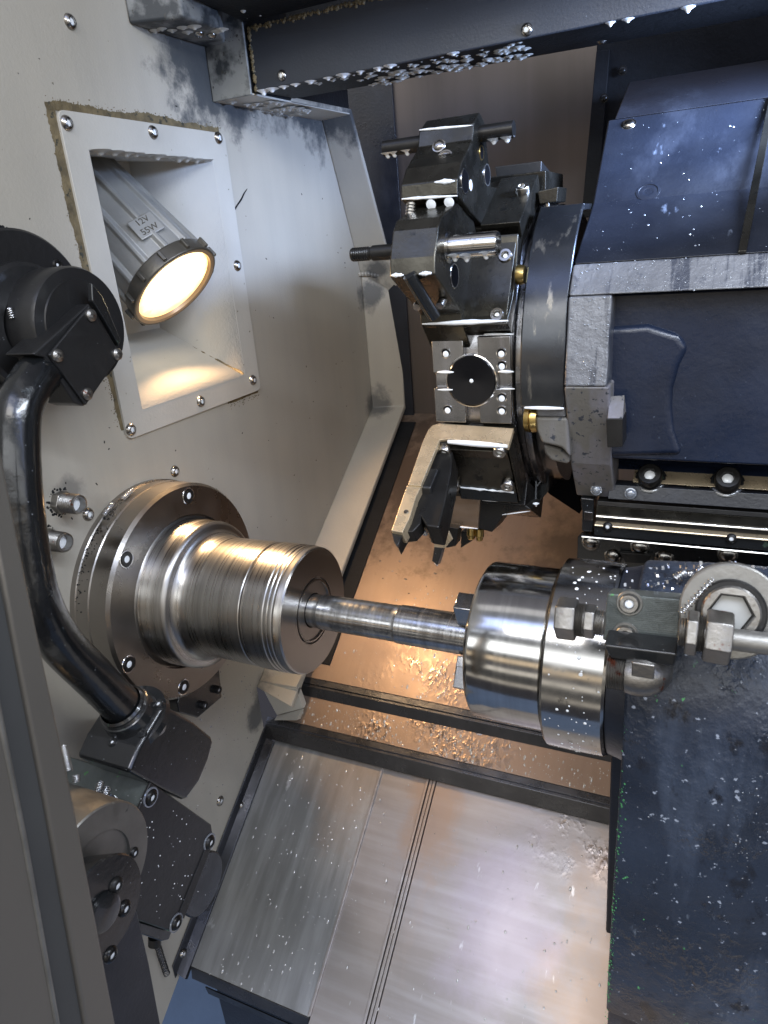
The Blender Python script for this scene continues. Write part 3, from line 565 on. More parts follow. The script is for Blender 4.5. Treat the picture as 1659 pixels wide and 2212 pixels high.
# ------------------------------------------------------------------ headstock spindle
sp_ = thing('spindle_nose', (0, 0, -.22), 'big round steel spindle flange on the side wall carrying the turned collet chuck nose', 'spindle')
turn('flange', [(-.0, .224), (.012, .2245), (.014, .2225), (.042, .2225), (.044, .2205), (.046, .222), (.084, .2215), (.0905, .216), (.0905, .158), (.078, .157), (.078, .13)], (0, 0, 0), 'flange', sp_, seg=160)
turn('nose_ring', [(.07, .14), (.07, .1535), (.078, .1545), (.086, .1545), (.089, .151), (.092, .1505), (.094, .149), (.140, .1485), (.147, .146), (.150, .140), (.152, .134), (.156, .1285), (.163, .1235), (.175, .1205), (.19, .119), (.195, .119)], (0, 0, 0), 'turned', sp_, seg=160, smooth=45)
turn('chuck_sleeve', [(.1945, .1192), (.25, .1198), (.2935, .1205), (.295, .1195), (.296, .116), (.299, .116), (.300, .1195), (.3015, .1212), (.345, .1215), (.3465, .1200), (.349, .1200), (.3505, .1213), (.354, .1213), (.3555, .1198), (.358, .1198), (.3595, .1212), (.363, .1212), (.3645, .1198), (.367, .1198), (.369, .1208), (.379, .1195), (.382, .1165), (.382, .0635), (.377, .063), (.377, .0605), (.382, .060), (.3825, .0565), (.3790, .056), (.379, .033)], (0, 0, 0), 'turned', sp_, seg=160)
for q in ((407, 1071), (273, 1208), (278, 1435), (397, 1484)):
    c = P(*q, x=.0905); bm = bmesh.new(); lathe(bm, [(.0003, .0175), (.0012, .0165), (.0008, .0145)], c, (1, 0, 0), 28); link('counterbore', bm, 'bright', sp_)
    bm = bmesh.new(); lathe(bm, [(.0006, .0148), (.0008, .013), (.0022, .0125), (.0022, .0068), (.0010, .0064), (.0010, 0)], c, (1, 0, 0), 24); s = link('screw', bm, 'black', sp_)
    bm = bmesh.new(); lathe(bm, [(.0013, .0066), (.0022, .004), (.0024, 0)], c, (1, 0, 0), 12); f = link('coolant_fill', bm, 'milk'); f.parent = s
# swarf and sludge caught on top of the flange
bm = bmesh.new()
for i in range(150):
    a = math.radians(8 + 70 * random.random() ** .6); x = .010 + abs(random.gauss(0, .012)); r_ = .2235
    blob(bm, Vector((x, -r_ * math.cos(a), r_ * math.sin(a))), random.uniform(.0005, .0016), (0, -math.cos(a), math.sin(a)))
tag(link('sludge', bm, 'soot_and_shade', sp_, smooth=80), None, None, kind='stuff')
for i, (a_d, lab_) in enumerate(((62, 'thin metal curl lying on the top of the spindle flange'), (74, 'second thin metal curl on the flange, nearer the wall screw'))):
    a = math.radians(a_d); t_ = (0, math.sin(a), math.cos(a))
    curl_todo = (Vector((.016 + .01 * i, -.228 * math.cos(a), .228 * math.sin(a))), t_, lab_); CT = globals().setdefault('CT', []); CT.append(curl_todo)
# workpiece
wp = turn('workpiece_bar', [(.372, 0), (.372, .031), (.395, .0315)] + [(.40 + i * .0058, .0325 + (.0004 if i % 2 else 0) * random.random()) for i in range(27)] + [(.558, .0338), (.5585, .0345), (.70, .035), (.72, .035), (.72, 0)], (0, 0, 0), 'bar', None, seg=96)
tag(wp, 'thin round steel bar being turned between the two chucks, streaked with coolant', 'workpiece')
# small bracket below flange
br = thing('stop_block', (0.0, .12, -.25), 'small black block with two screws bolted to the wall below the spindle flange', 'block')
o = pxpoly('block', [(384, 1520), (400, 1458), (455, 1436), (474, 1444), (480, 1506), (428, 1551), (388, 1540)], dict(x=.055), (-.054, 0, 0), 'black_wet', br, .003)
for q in ((466, 1489), (436, 1523)): screw(P(*q, x=.055), (1, 0, 0), .009, br, 'cap', 'black')
# two hose nipples on the wall
for c_, lab in (((128, 1085), 'upper of the two threaded hose nipples on the wall left of the spindle flange'), ((98, 1166), 'lower of the two threaded hose nipples on the wall, beside the curved black arm')):
    c = P(*c_, x=0.0); t = thing('hose_nipple', c, lab, 'pipe fitting', 'threaded nipples on the wall')
    bm = bmesh.new(); lathe(bm, [(0, .021), (.016, .021), (.016, .0)], c, (1, 0, 0), 6); link('hex_nut', bm, 'fitting', t, .0015)
    prf = [(.016, .0165)]
    for i in range(7): prf += [(.018 + i * .0042, .0178), (.0195 + i * .0042, .0162)]
    prf += [(.049, .0165), (.050, .0135), (.034, .0125)]
    turn('thread', prf, c, 'fitting', t, seg=32)
    turn('coolant_fill', [(.036, .0126), (.038, .006), (.038, 0)], c, 'milk', t, seg=16)
    bm = bmesh.new()
    for i in range(60):
        a = random.random() * 2 * PI; blob(bm, c + Vector((0, math.cos(a), math.sin(a))) * (.021 + abs(random.gauss(0, .002))), random.uniform(.001, .003))
    tag(link('sludge', bm, 'soot_and_shade', t, smooth=80), None, None, kind='stuff')

# ------------------------------------------------------------------ sub spindle
ss = thing('counter_chuck', (.8, 0, -.16), 'large polished round chuck gripping the right end of the bar', 'chuck')
turn('chuck_body', [(.715, 0), (.715, .122), (.7195, .1285), (.724, .130), (.79, .1305), (.832, .1305), (.834, .128), (.834, .10)], (0, 0, 0), 'chuck', ss, seg=160)
turn('jaw_face', [(.7145, .0), (.7145, .088), (.706, .084), (.698, .07), (.698, 0)], (0, 0, 0), 'turned', ss, seg=96)
for k in range(3):
    a = math.radians(68 + 120 * k); rd = Vector((0, -math.cos(a), math.sin(a))); tt = X_.cross(rd); bm = bmesh.new(); boxv(bm, rd * .073 + X_ * .695, X_, rd, tt, .036, .036, .034); boxv(bm, rd * .055 + X_ * .684, X_, rd, tt, .02, .034, .022); link('jaw', bm, 'steel', ss, .0015)
rg = turn('chuck_ring', [(.838, .10), (.838, .145), (.842, .149), (.87, .1495), (.90, .1495), (.924, .149), (.928, .146), (.928, .10)], (0, 0, 0), 'chuck_ring', None, seg=160)
tag(rg, 'stationary stained steel ring right of the polished chuck, flecked with coolant', 'housing ring')
body = thing('tailstock_body', (1.1, 0, -.9), 'large dark wet casting behind the chuck ring with chipped green paint edges', 'tailstock')
yfz = -.152
prof = [(.0 + .158 * math.sin(a), .158 * math.cos(a)) for a in [math.radians(d) for d in range(90, -91, -6)]]
prof = [(-p[0] * -1, p[1]) for p in prof]
arc = [(.158 * math.cos(math.radians(d)), .158 * math.sin(math.radians(d))) for d in range(0, 181, 6)]
pr_ = arc + [(-.158, -.05), (-.157, -.2), (-.152, -.5), (-.14, -.60), (-.10, -.66), (-.10, -.9), (.3, -.9), (.3, -.5), (.16, -.45)]
bm = bmesh.new(); xsb = [.9555, .962, .985] + [1.0 + .03 * i for i in range(22)]
rows = []
for xi in xsb:
    row = []
    for (y, z) in pr_:
        k = 1.0
        grow = min(1, max(0, (xi - .96) / .12))
        yy, zz = y * (1 + .05 * grow), z * (1 + .05 * grow if z > 0 else 1)
        if xi < .96: yy *= .985; zz = zz * .985 if z > 0 else zz
        if z < -.04: yy = y - .012 * math.sin(min(1, max(0, (xi - .97) / .2)) * PI) * (1 if z > -.3 else .4)
        row.append(bm.verts.new((xi + (.012 * min(0, (z + .05)) if xi < 1.0 else 0), yy, zz)))
    rows.append(row)
for j in range(len(rows) - 1):
    for i in range(len(pr_)): bm.faces.new((rows[j][i], rows[j][(i + 1) % len(pr_)], rows[j + 1][(i + 1) % len(pr_)], rows[j + 1][i]))
bm.faces.new(rows[0]); bm.faces.new(rows[-1]); bo = link('casting', bm, 'body', body, .004, smooth=50)
turn('neck', [(.929, .0), (.929, .143), (.945, .147), (.9555, .15), (.9555, 0)], (0, 0, 0), 'navy', body, seg=96)
poly('foot', [(.925, -.02, -.12), (.925, .16, -.10), (.925, .24, -.60), (.925, .02, -.62)], (.03, 0, 0), 'navy', body, .004)
# green chipped paint and droplets on the casting
from mathutils import noise as mn
def samp_body():
    for _ in range(12):
        x = random.uniform(.965, 1.4); z = -random.uniform(.0, .6)
        if mn.noise(Vector((x * 11, 3.1, z * 6))) > random.uniform(-.1, .45): break
    u = random.random()
    if u < .12: a = random.uniform(.1, 1.6); return Vector((x, -.166 * math.cos(a), .166 * math.sin(a))), Vector((0, -math.cos(a), math.sin(a)))
    y = (-.158 if z > -.05 else -.157 + (-z - .2) * .0166)
    y = y - .012 * math.sin(min(1, max(0, (x - .97) / .2)) * PI) * (1 if z > -.3 else .4) if z < -.05 else y * (1 + .05 * min(1, max(0, (x - .96) / .12)))
    return Vector((x, y + .0006, z)), Vector((0, -1, .05))
beads('coolant_beads', samp_body, 700, .0004, .0016, 'bead', None, body)
gm = mat('exposed_green_primer', (.10, .40, .14), .45, cvar=.3, cscale=60); M['gm'] = gm
def samp_edge():
    z = -.10 - random.random() * .5 if random.random() < .8 else -.65 * random.random(); x = .9555 + .012 * (z + .05) + abs(random.gauss(0, .004)); y = -.152 + (-z - .5) * .01 if z < -.3 else -.157
    return Vector((x, y - .001, z)), Vector((-.5, -1, 0))
beads('chipped_primer', samp_edge, 230, .0004, .0018, 'gm', None, body, flat=.15)
# valve block
NB = Vector((0, -.94, .34)).normalized(); plB = (tuple(NB), NB.dot(Vector((0, -.190, .055))))
vb = thing('valve_block', P(1380, 1350, pl=plB), 'ribbed black rectangular block with two socket screws, bolted on the tailstock', 'block')
pxpoly('block', [(1312, 1281), (1471, 1294), (1463, 1404), (1301, 1383)], dict(pl=plB), -NB * .06, 'green', vb, .002)
bm = bmesh.new()
for i in range(24):
    t = (i + .5) / 24; a_ = P(1312, 1284, pl=plB).lerp(P(1302, 1380, pl=plB), t); b_ = P(1470, 1297, pl=plB).lerp(P(1462, 1400, pl=plB), t); d_ = (b_ - a_)
    boxv(bm, (a_ + b_) / 2 + NB * .0004, d_.normalized(), NB.cross(d_.normalized()), NB, d_.length * .985, .0016, .0012)
link('milled_ridges', bm, 'green', vb)['kind'] = 'stuff'
for q in ((1360, 1303), (1351, 1371)): 
    c = P(*q, pl=plB); bm = bmesh.new(); lathe(bm, [(.001, .0165), (.0025, .0155), (.002, .013)], c, NB, 28); link('counterbore', bm, 'washer', vb); screw(c - NB * .006, NB, .0125, vb, 'cap', 'fitting')
pxpoly('lower_plate', [(1303, 1392), (1463, 1412), (1457, 1442), (1318, 1424)], dict(pl=((0, -1, 0), .205)), (0, .04, 0), 'black_wet', vb, .003)
def hexn(t, p0, p1, r, name='hex_nut', m='fitting'):
    p0, p1 = Vector(p0), Vector(p1); bm = bmesh.new(); L_ = (p1 - p0).length; lathe(bm, [(0, 0), (0, r * .93), (L_ * .1, r), (L_ * .9, r), (L_, r * .93), (L_, 0)], p0, p1 - p0, 6); return link(name, bm, m, t, .001)
def thread(t, p0, p1, r, n=7, name='thread', m='fitting'):
    p0, p1 = Vector(p0), Vector(p1); L_ = (p1 - p0).length; pf = [(0, r * .9)]
    for i in range(n): pf += [(L_ * (i + .3) / n, r), (L_ * (i + .8) / n, r * .9)]
    pf += [(L_, r * .9), (L_, 0)]; return turn(name, pf, p0, m, t, axis=(p1 - p0), seg=28)
yF = -.215
f1 = thing('pipe_plug', P(1240, 1340, y=yF), 'rusty hex pipe plug screwed into the left side of the ribbed block', 'pipe fitting')
hexn(f1, P(1204, 1334, y=yF), P(1247, 1339, y=yF), .0265); thread(f1, P(1247, 1339, y=yF), P(1265, 1341, y=yF), .021, 5); hexn(f1, P(1264, 1341, y=yF), P(1287, 1344, y=yF), .021); thread(f1, P(1286, 1344, y=yF), P(1306, 1347, y=yF), .016, 4)
f2 = thing('pipe_union', P(1520, 1375, y=yF), 'hex pipe union with a thin grey pipe running off to the right', 'pipe fitting')
thread(f2, P(1466, 1364, y=yF), P(1484, 1366, y=yF), .017, 3); hexn(f2, P(1482, 1365, y=yF), P(1508, 1369, y=yF), .026); thread(f2, P(1507, 1369, y=yF), P(1523, 1371, y=yF), .021, 4); hexn(f2, P(1522, 1371, y=yF), P(1581, 1381, y=yF), .0305)
bm = bmesh.new(); tubebm(bm, [P(1575, 1380, y=yF), P(1700, 1396, y=yF), P(1850, 1420, y=yF)], .0125, 20); link('pipe', bm, 'washer', f2)
f3 = thing('pipe_elbow', P(1390, 1450, y=-.20), 'forged steel pipe elbow with bare thread below the ribbed block', 'pipe fitting')
thread(f3, P(1313, 1450, y=-.2), P(1359, 1456, y=-.2), .0225, 9)
bm = bmesh.new(); pe = spline([P(1355, 1455, y=-.2), P(1385, 1459, y=-.2), P(1402, 1452, y=-.19), P(1406, 1430, y=-.165), P(1408, 1420, y=-.12)], 6); tubebm(bm, pe, [.0235 + .0035 * math.sin(min(1, i / 10) * PI / 2) for i in range(len(pe))], 24); eo = link('elbow', bm, 'fitting', f3, smooth=60)
bm = bmesh.new(); cE = P(1389, 1448, y=-.2245); boxv(bm, cE, X_, Z_, Y_, .026, .020, .003); link('stamped_pad', bm, 'fitting', f3, .002)
# big washer and hex socket bolt
NW = Vector((.0, -.93, .36)).normalized(); cW = P(1578, 1320, y=-.172)
wb = thing('eye_bolt_plug', cW, 'large round washer with a deep hexagon socket bolt on the tailstock, right edge', 'bolt')
turn('washer', [(-.03, .056), (.004, .056), (.0055, .054), (.0055, .030)], cW, 'washer', wb, axis=NW, seg=72)
bm = bmesh.new(); lathe(bm, [(.003, .0385), (.012, .0385), (.016, .036), (.016, .031), (.010, .030), (.010, .0)], cW, NW, 64); link('bolt_collar', bm, 'black', wb)
a_, b_, n_ = frame(NW); bm = bmesh.new(); ring_o = [cW + n_ * .024 + (a_ * math.cos(t) + b_ * math.sin(t)) * .031 for t in [2 * PI * i / 48 for i in range(48)]]
def hx(t, r): return r * math.cos(PI / 6) / math.cos((t % (PI / 3)) - PI / 6)
rows_ = []
for d_, f_r in ((.010, lambda t: .0315), (.022, lambda t: .0315), (.024, lambda t: .0295), (.0245, lambda t: hx(t, .0255)), (.0235, lambda t: hx(t, .0240)), (.006, lambda t: hx(t, .0235)), (.006, lambda t: 0.0001)):
    rows_.append([bm.verts.new(cW + n_ * d_ + (a_ * math.cos(2 * PI * i / 48) + b_ * math.sin(2 * PI * i / 48)) * f_r(2 * PI * i / 48)) for i in range(48)])
for j in range(len(rows_) - 1):
    for i in range(48): bm.faces.new((rows_[j][i], rows_[j][(i + 1) % 48], rows_[j + 1][(i + 1) % 48], rows_[j + 1][i]))
sb = link('socket_bolt', bm, 'fitting', wb)
bm = bmesh.new(); lathe(bm, [(.0125, .0215), (.0130, .01), (.0130, 0)], cW, NW, 6); f = link('coolant_fill', bm, 'milk_dim'); f.parent = sb
# chips on top of tailstock
def curl(name, c, r, pitch, turns, axis, m, label, wire=.0009, group=None, taper=.0):
    a, b, n = frame(axis); c = Vector(c); pts = []
    N = int(turns * 12)
    for i in range(N + 1):
        t = i / 12 * 2 * PI; rr = r * (1 - taper * i / N) * random.uniform(.93, 1.07); pts.append(c + n * (pitch * i / 12) + (a * math.cos(t) + b * math.sin(t)) * rr)
    bm = bmesh.new(); tubebm(bm, pts, [wire * random.uniform(.7, 1.2) for _ in pts], 6); o = link(name, bm, m, None, smooth=80); return tag(o, label, 'metal chip', group)
def onTop(px, py): # point on top cylinder of the tailstock
    lo, hi = -.3, .2
    for _ in range(40):
        m_ = (lo + hi) / 2; q = P(px, py, y=m_)
        if q.y ** 2 + q.z ** 2 > .168 ** 2 and m_ < 0: lo = m_
        else: hi = m_
    return P(px, py, y=lo)
g_ = 'metal chips on the tailstock'
for q, r, tr, ax, lab in (((1457, 1252), .006, 5, (1, .4, .6), 'short tight metal curl on top of the tailstock, left of the others'), ((1478, 1243), .005, 4, (1, -.3, .3), 'metal curl lying flat beside the short tight curl'), ((1505, 1255), .006, 6, (.3, .2, 1), 'bronze tinted upright metal curl on the tailstock'),
    ((1535, 1245), .0055, 5, (1, .2, -.5), 'metal curl to the right of the bronze tinted one'), ((1610, 1257), .005, 9, (1, 0, -.3), 'long milky metal curl near the right edge of the tailstock'), ((1573, 1230), .006, 3, (.5, .5, .5), 'small bright curl on the tailstock rim')):
    curl('metal_curl', onTop(*q) + Vector((0, -.004, .004)), r, .0035, tr, ax, 'chip', lab, group=g_)
curl('metal_curl', P(1470, 1325, y=-.19), .0038, .0055, 10, (.6, .3, .8), 'chip', 'long dark metal string chip beside the big washer', wire=.0007, group=g_)
bm = bmesh.new()
for i in range(70):
    q = onTop(random.uniform(1350, 1655), random.uniform(1215, 1275)); s = random.uniform(.001, .004); boxv(bm, q + Vector((0, 0, s * .4)), *frame((random.random(), -1, random.random())), s, s * 1.4, s * .7)
tag(link('metal_swarf', bm, 'chip', None), 'fine bright metal swarf scattered over the top of the tailstock', 'metal chip', kind='stuff')

for c_, t_, lab_ in CT: curl('metal_curl', c_, .0042, .0035, 9, t_, 'chip', lab_, group='metal chips on the spindle flange')

# ------------------------------------------------------------------ turret
yc, zc, Rf, HW = .55, .385, .30, .0804
TX0, TX1 = .552, .700
def fr(deg):
    a = math.radians(deg); return Vector((0, -math.cos(a), math.sin(a))), Vector((0, math.sin(a), math.cos(a)))
def loc(deg, x, t, r):
    er, et = fr(deg); return Vector((x, yc, zc)) + er * r + et * t
tur = thing('tool_turret', (.63, yc, zc - .3), 'twelve sided steel tool turret disc with one empty front station', 'turret')
bm = bmesh.new(); poly12 = []
for k in range(12):
    r12 = Rf * .993 / math.cos(PI / 12); a = math.radians(15 + 30 * k); poly12.append(Vector((TX0, yc - r12 * math.cos(a), zc + r12 * math.sin(a))))
prism(bm, poly12, (TX1 - TX0, 0, 0)); link('disc', bm, 'steel_face', tur, .002)
turn('rim_band', [(.7005, .2), (.7005, .288), (.703, .2905), (.712, .2905), (.7125, .284), (.716, .284), (.7165, .2905), (.726, .2905), (.728, .287), (.728, .2)], (0, yc, zc), 'steel_face', tur, seg=160)
turn('index_ring', [(.729, .2), (.729, .272), (.758, .272), (.76, .2)], (0, yc, zc), 'black_wet', tur, seg=120)
bm = bmesh.new()
for k in range(48):
    er, et = fr(-120 + k * 3.4); lathe(bm, [(0, .0032), (.0008, .003), (.001, 0)], Vector((.7285, yc, zc)) + er * .262, (1, 0, 0), 8)
# station 0 pads
er, et = fr(0)
bm = bmesh.new(); xm = (TX0 + TX1) / 2; gx = .0135; gt = .0145
for (x0, x1) in ((TX0, xm - gx), (xm + gx, TX1)):
    for (t0, t1) in ((-HW * .98, -gt), (gt, HW * .98)):
        prism(bm, [loc(0, x0, t0, Rf * .9935), loc(0, x1, t0, Rf * .9935), loc(0, x1, t1, Rf * .9935), loc(0, x0, t1, Rf * .9935)], er * .012)
link('station_pads', bm, 'steel_face', tur, .0015)
c = loc(0, xm, 0, Rf); turn('station_bore', [(.0, .0490), (.0105, .0485), (.0115, .0465), (.008, .0455)], c, 'bright', tur, axis=er, seg=64)
turn('bore_plug', [(.0, .0455), (.0115, .0452), (.0125, .044), (.0108, .004), (.009, .0035), (.009, 0)], c, 'plug', tur, axis=er, seg=64)
turn('plug_centre', [(.0102, .0042), (.012, .002), (.012, 0)], c, 'milk', tur, axis=er, seg=12)
for (px, py) in ((963, 763), (967, 885), (1083, 763), (1084, 790), (1084, 859), (1084, 887)):
    c = P(px, py, y=yc - Rf - .0102); bm = bmesh.new(); lathe(bm, [(.0, .0098), (.0008, .0095), (.0006, .0078)], c, er, 20); h_ = link('tapped_hole', bm, 'bright', tur)
    bm = bmesh.new(); lathe(bm, [(.0005, .0079), (.0004, 0)], c, er, 16); f = link('hole_floor', bm, 'dark'); f.parent = h_
    bm = bmesh.new(); lathe(bm, [(.0007, .0058), (.0016, .003), (.0018, 0)], c + Vector((0, 0, -.0015)), er, 12); f = link('coolant_fill', bm, 'milk'); f.parent = h_
bm = bmesh.new()   # pooled coolant lying on the lower groove lips
for (px0, px1, py, hh) in ((945, 980, 804, 5), (1076, 1110, 803, 5), (944, 1010, 726, 3), (1046, 1110, 722, 3), (946, 978, 842, 3), (1080, 1112, 840, 3)):
    a_ = P(px0, py, y=yc - Rf - .0125); b_ = P(px1, py, y=yc - Rf - .0125); tubebm(bm, [a_.lerp(b_, i / 8) for i in range(9)], [.0006 + .0011 * hh * .42 * math.sin(PI * (i + .6) / 9.2) for i in range(9)], 8)
link('pooled_coolant', bm, 'milk', tur, smooth=80)['kind'] = 'stuff'

def holder_base(t, deg, m='holder', rr=.04, x0=TX0, x1=TX1, hw=HW):
    e1, e2 = fr(deg); return poly('base', [loc(deg, x0, -hw, Rf - .001), loc(deg, x1, -hw, Rf - .001), loc(deg, x1, hw, Rf - .001), loc(deg, x0, hw, Rf - .001)], e1 * rr, m, t, .002)
# ---- station +30: double boring bar holder
h1 = thing('boring_bar_holder', loc(30, .6, 0, Rf), 'faceted dark tool holder directly above the empty station, bright round boring bar through it', 'tool holder', 'tool holders on the turret')
holder_base(h1, 30, 'holder', .045)
xh1 = .545
left = [(855.4, 477), (848, 500), (841.5, 560), (841.5, 599.5), (906.7, 679), (908, 700)]
L_ = [P(*q, x=xh1) for q in left]
L_ += [Vector((xh1, .255, .44)), Vector((xh1, .33, .60)), Vector((xh1, .27, .70))]
poly('body', L_, (.078, 0, 0), 'holder', h1, .003)
# concave flank: base flange shown bronze with cap screws
bm = bmesh.new(); xf0, xf1 = xh1 + .078, TX1 + .003; pts = [(-HW * 1.02, Rf + .02), (-HW * 1.02, Rf + .047)]
for i in range(9): a = i / 8; pts.append((-HW * .9 + a * HW * 1.85, Rf + .047 - .018 * math.sin(a * PI)))
pts += [(HW * 1.02, Rf + .047), (HW * 1.02, Rf + .02)]
prism(bm, [loc(30, xf0, t, r) for t, r in pts], (xf1 - xf0, 0, 0)); link('flank', bm, 'holder', h1, .0015)
e1, e2 = fr(30)
for q in ((1093, 555), (1075, 682), (948, 684)):
    n = e1; c = P(*q, pl=(tuple(e1), e1.dot(loc(30, .6, 0, Rf + .040)))); screw(c - e1 * .008, e1, .0125, h1, 'cap', 'screw')
# rear strap
yb1, zb1 = .15, .618
bm = bmesh.new(); lathe(bm, [(xh1 + .078, .0), (xh1 + .078, .0245), (xh1 + .082, .0245), (xh1 + .083, .019), (.705, .019), (.708, .0172), (.708, .0145), (.700, .014), (.70, 0)], (0, yb1, zb1), (1, 0, 0), 40); link('boring_bar', bm, 'chuck_ring', h1, smooth=40)
prf = [(xh1 - .012, .0155), (xh1 - .012, .018), (xh1, .018), (xh1, 0)]
bm = bmesh.new(); pf = [(.452, 0), (.452, .0105)]
for i in range(8): pf += [(.455 + i * .004, .0115), (.457 + i * .004, .0100)]
pf += [(.49, .0105), (.492, .0125), (.532, .0125)]; lathe(bm, pf + prf, (0, yb1, zb1), (1, 0, 0), 28); link('threaded_bar_end', bm, 'black', h1)
for q in ((881, 596), (918, 587)):
    pass
# slotted lower flank with grub screws
def cyl(name, p0, p1, r, m, t, seg=24, r2=None):
    p0, p1 = Vector(p0), Vector(p1); L2 = (p1 - p0).length; return turn(name, [(0, 0), (0, r), (L2, r2 or r), (L2, 0)], p0, m, t, axis=p1 - p0, seg=seg)
pA, pB = P(885, 597, x=xh1 + .035), P(945, 690, x=xh1 + .06)
cyl('shank_groove', P(884, 594, x=xh1 + .036) + Vector((0, -.001, 0)), P(942, 684, x=xh1 + .060) + Vector((0, -.008, 0)), .0105, 'black_wet', h1)
for q, x_ in (((903, 658), xh1 + .02), ((953, 655), xh1 + .062)):
    p_ = P(*q, x=x_); d_ = Vector((0, -.85, -.5)).normalized(); thread(h1, p_ - d_ * .012, p_ + d_ * .008, .0075, 4, 'grub_screw', 'screw')
bore = P(982, 596, x=xh1 + .0785); bm = bmesh.new(); lathe(bm, [(.0, .0205), (.0008, .0195), (.0006, .018)], bore, X_, 28); bo_ = link('bore', bm, 'steel', h1); bm = bmesh.new(); lathe(bm, [(.0006, .018), (.0004, 0)], bore, X_, 24); f = link('bore_floor', bm, 'dark'); f.parent = bo_
text('B5041C-003-1H', .011, loc(30, .635, -HW - .0006, Rf + .022), (1, 0, 0), (loc(30, 0, 0, 1) - loc(30, 0, 0, 0)) * -1, 'screw', h1, .0003)
bm = bmesh.new()
for px0, px1, py0, py1, hh in ((912, 1098, 700, 693, 5), (845, 872, 595, 594, 4), (905, 932, 592, 590, 4)):
    xx = None; a_ = P(px0, py0, pl=(tuple(e1), e1.dot(loc(30, .6, 0, Rf + .048)))) if py0 > 650 else P(px0, py0, y=L_[3].y - .001); b_ = P(px1, py1, pl=(tuple(e1), e1.dot(loc(30, .6, 0, Rf + .048)))) if py0 > 650 else P(px1, py1, y=L_[3].y - .001)
    tubebm(bm, [a_.lerp(b_, i / 10) for i in range(11)], [.0008 + .0009 * hh * (.5 + .5 * random.random()) * math.sin(PI * (i + .6) / 11.2) for i in range(11)], 8)
for q in ((983, 563), (1008, 564), (1050, 558)): drip(bm, P(q[0], q[1] - 12, y=yb1 - .004), .009, .013)
link('pooled_coolant', bm, 'milk', h1, smooth=80)['kind'] = 'stuff'

# ---- station +60: upper holder
h2 = thing('boring_bar_holder', loc(60, .6, 0, Rf), 'highest dark faceted tool holder with a thin black bar sticking out both sides', 'tool holder', 'tool holders on the turret')
holder_base(h2, 60, 'holder', .045)
xh2 = P(901.7, 320, y=.275).x
pts2 = [(920, 260.5), (905, 282), (901.7, 320), (876, 364.7), (865.3, 401), (866, 434), (900, 470), (935, 500)]
L2_ = [P(*q, x=xh2) for q in pts2]
xw2 = P(1020.7, 303.5, y=L2_[2].y).x - xh2
bk = [loc(60, xh2, -HW * .6, Rf + .03), loc(60, xh2, HW, Rf + .03)]
tp = P(1047, 252, x=xh2 + xw2)
L2_ += [bk[0], bk[1], Vector((xh2, tp.y + .03, tp.z - .11)), Vector((xh2, tp.y + .0, tp.z - .008))]
poly('body', L2_, (xw2, 0, 0), 'holder', h2, .003)
poly('flank', [loc(60, xh2 + xw2 - .001, -HW, Rf + .02), loc(60, xh2 + xw2 - .001, -HW, Rf + .05), loc(60, xh2 + xw2 - .001, HW, Rf + .05), loc(60, xh2 + xw2 - .001, HW, Rf + .02)], (TX1 + .003 - xh2 - xw2, 0, 0), 'holder', h2, .002)
yb2, zb2 = .32, .793
cyl('boring_bar', (xh2 + xw2 - .002, yb2, zb2), (.690, yb2, zb2), .0135, 'black', h2, 32); cyl('boring_bar_tip', (.455, yb2 - .01, zb2 - .003), (xh2 + .002, yb2 - .01, zb2 - .003), .0135, 'black', h2, 32)
bm = bmesh.new()
for (x_, y_) in ((.462, yb2 - .012), (.475, yb2 - .012), (.50, yb2 - .012), (.655, yb2), (.678, yb2)): drip(bm, (x_, y_, zb2 - .011), .0085, .011)
for q0, q1, py0, py1, hh, yy in ((906, 1021, 281, 271, 2.2, L2_[1].y), (868, 988, 430, 423, 2.2, L2_[5].y), (938, 982, 394, 391, 4, L2_[4].y)):
    a_, b_ = P(q0, py0, y=yy - .001), P(q1, py1, y=yy - .001); tubebm(bm, [a_.lerp(b_, i / 10) for i in range(11)], [.0006 + .0012 * hh * (.5 + .5 * random.random()) * math.sin(PI * (i + .6) / 11.2) for i in range(11)], 8)
link('pooled_coolant', bm, 'milk', h2, smooth=80)['kind'] = 'stuff'
nf = Vector((0, -.8, .45)).normalized()
for q, st_ in (((948, 315), 'dome'), ((961, 340), 'flush')):
    screw(P(*q, pl=(tuple(nf), nf.dot((L2_[2] + L2_[3]) / 2))), nf, .0105, h2, st_, 'screw')
nf = Vector((0, -.93, -.35)).normalized()
p5 = (L2_[5] + L2_[6]) / 2
for q in ((931, 442), (970, 437)):
    c = P(*q, y=L2_[5].y + .002); turn('grub_hole', [(0, .0085), (.0006, .008), (.0005, .005), (.003, 0)], c, 'milk', h2, axis=nf, seg=20)
c = P(889, 440, y=L2_[5].y); thread(h2, c, c + Vector((0, -.012, -.024)), .0085, 5, 'grub_screw', 'screw')
c = P(964, 474, y=L2_[5].y + .02); turn('grub_hole', [(0, .009), (.0008, .008), (.003, 0)], c, 'milk', h2, axis=nf, seg=20)
for q, r in (((1004, 392), .020), ((1052, 378), .019), ((1016, 400), .010), ((1040, 330), .012)):
    c = P(*q, x=xh2 + xw2 + .0004); bm = bmesh.new(); lathe(bm, [(0, r), (.0010, r * .97), (.0008, r * .86)], c, X_, 28); bo_ = link('bore', bm, 'steel' if r > .015 else 'brass', h2); bm = bmesh.new(); lathe(bm, [(.0007, r * .87), (.0003, 0)], c, X_, 24); f = link('bore_floor', bm, 'dark' if r > .011 else 'milk'); f.parent = bo_
e1_, e2_ = fr(60)
c = P(1130, 416, pl=(tuple(e1_), e1_.dot(loc(60, .6, 0, Rf + .05)))); screw(c - e1_ * .004, e1_, .013, h2, 'cap', 'screw')
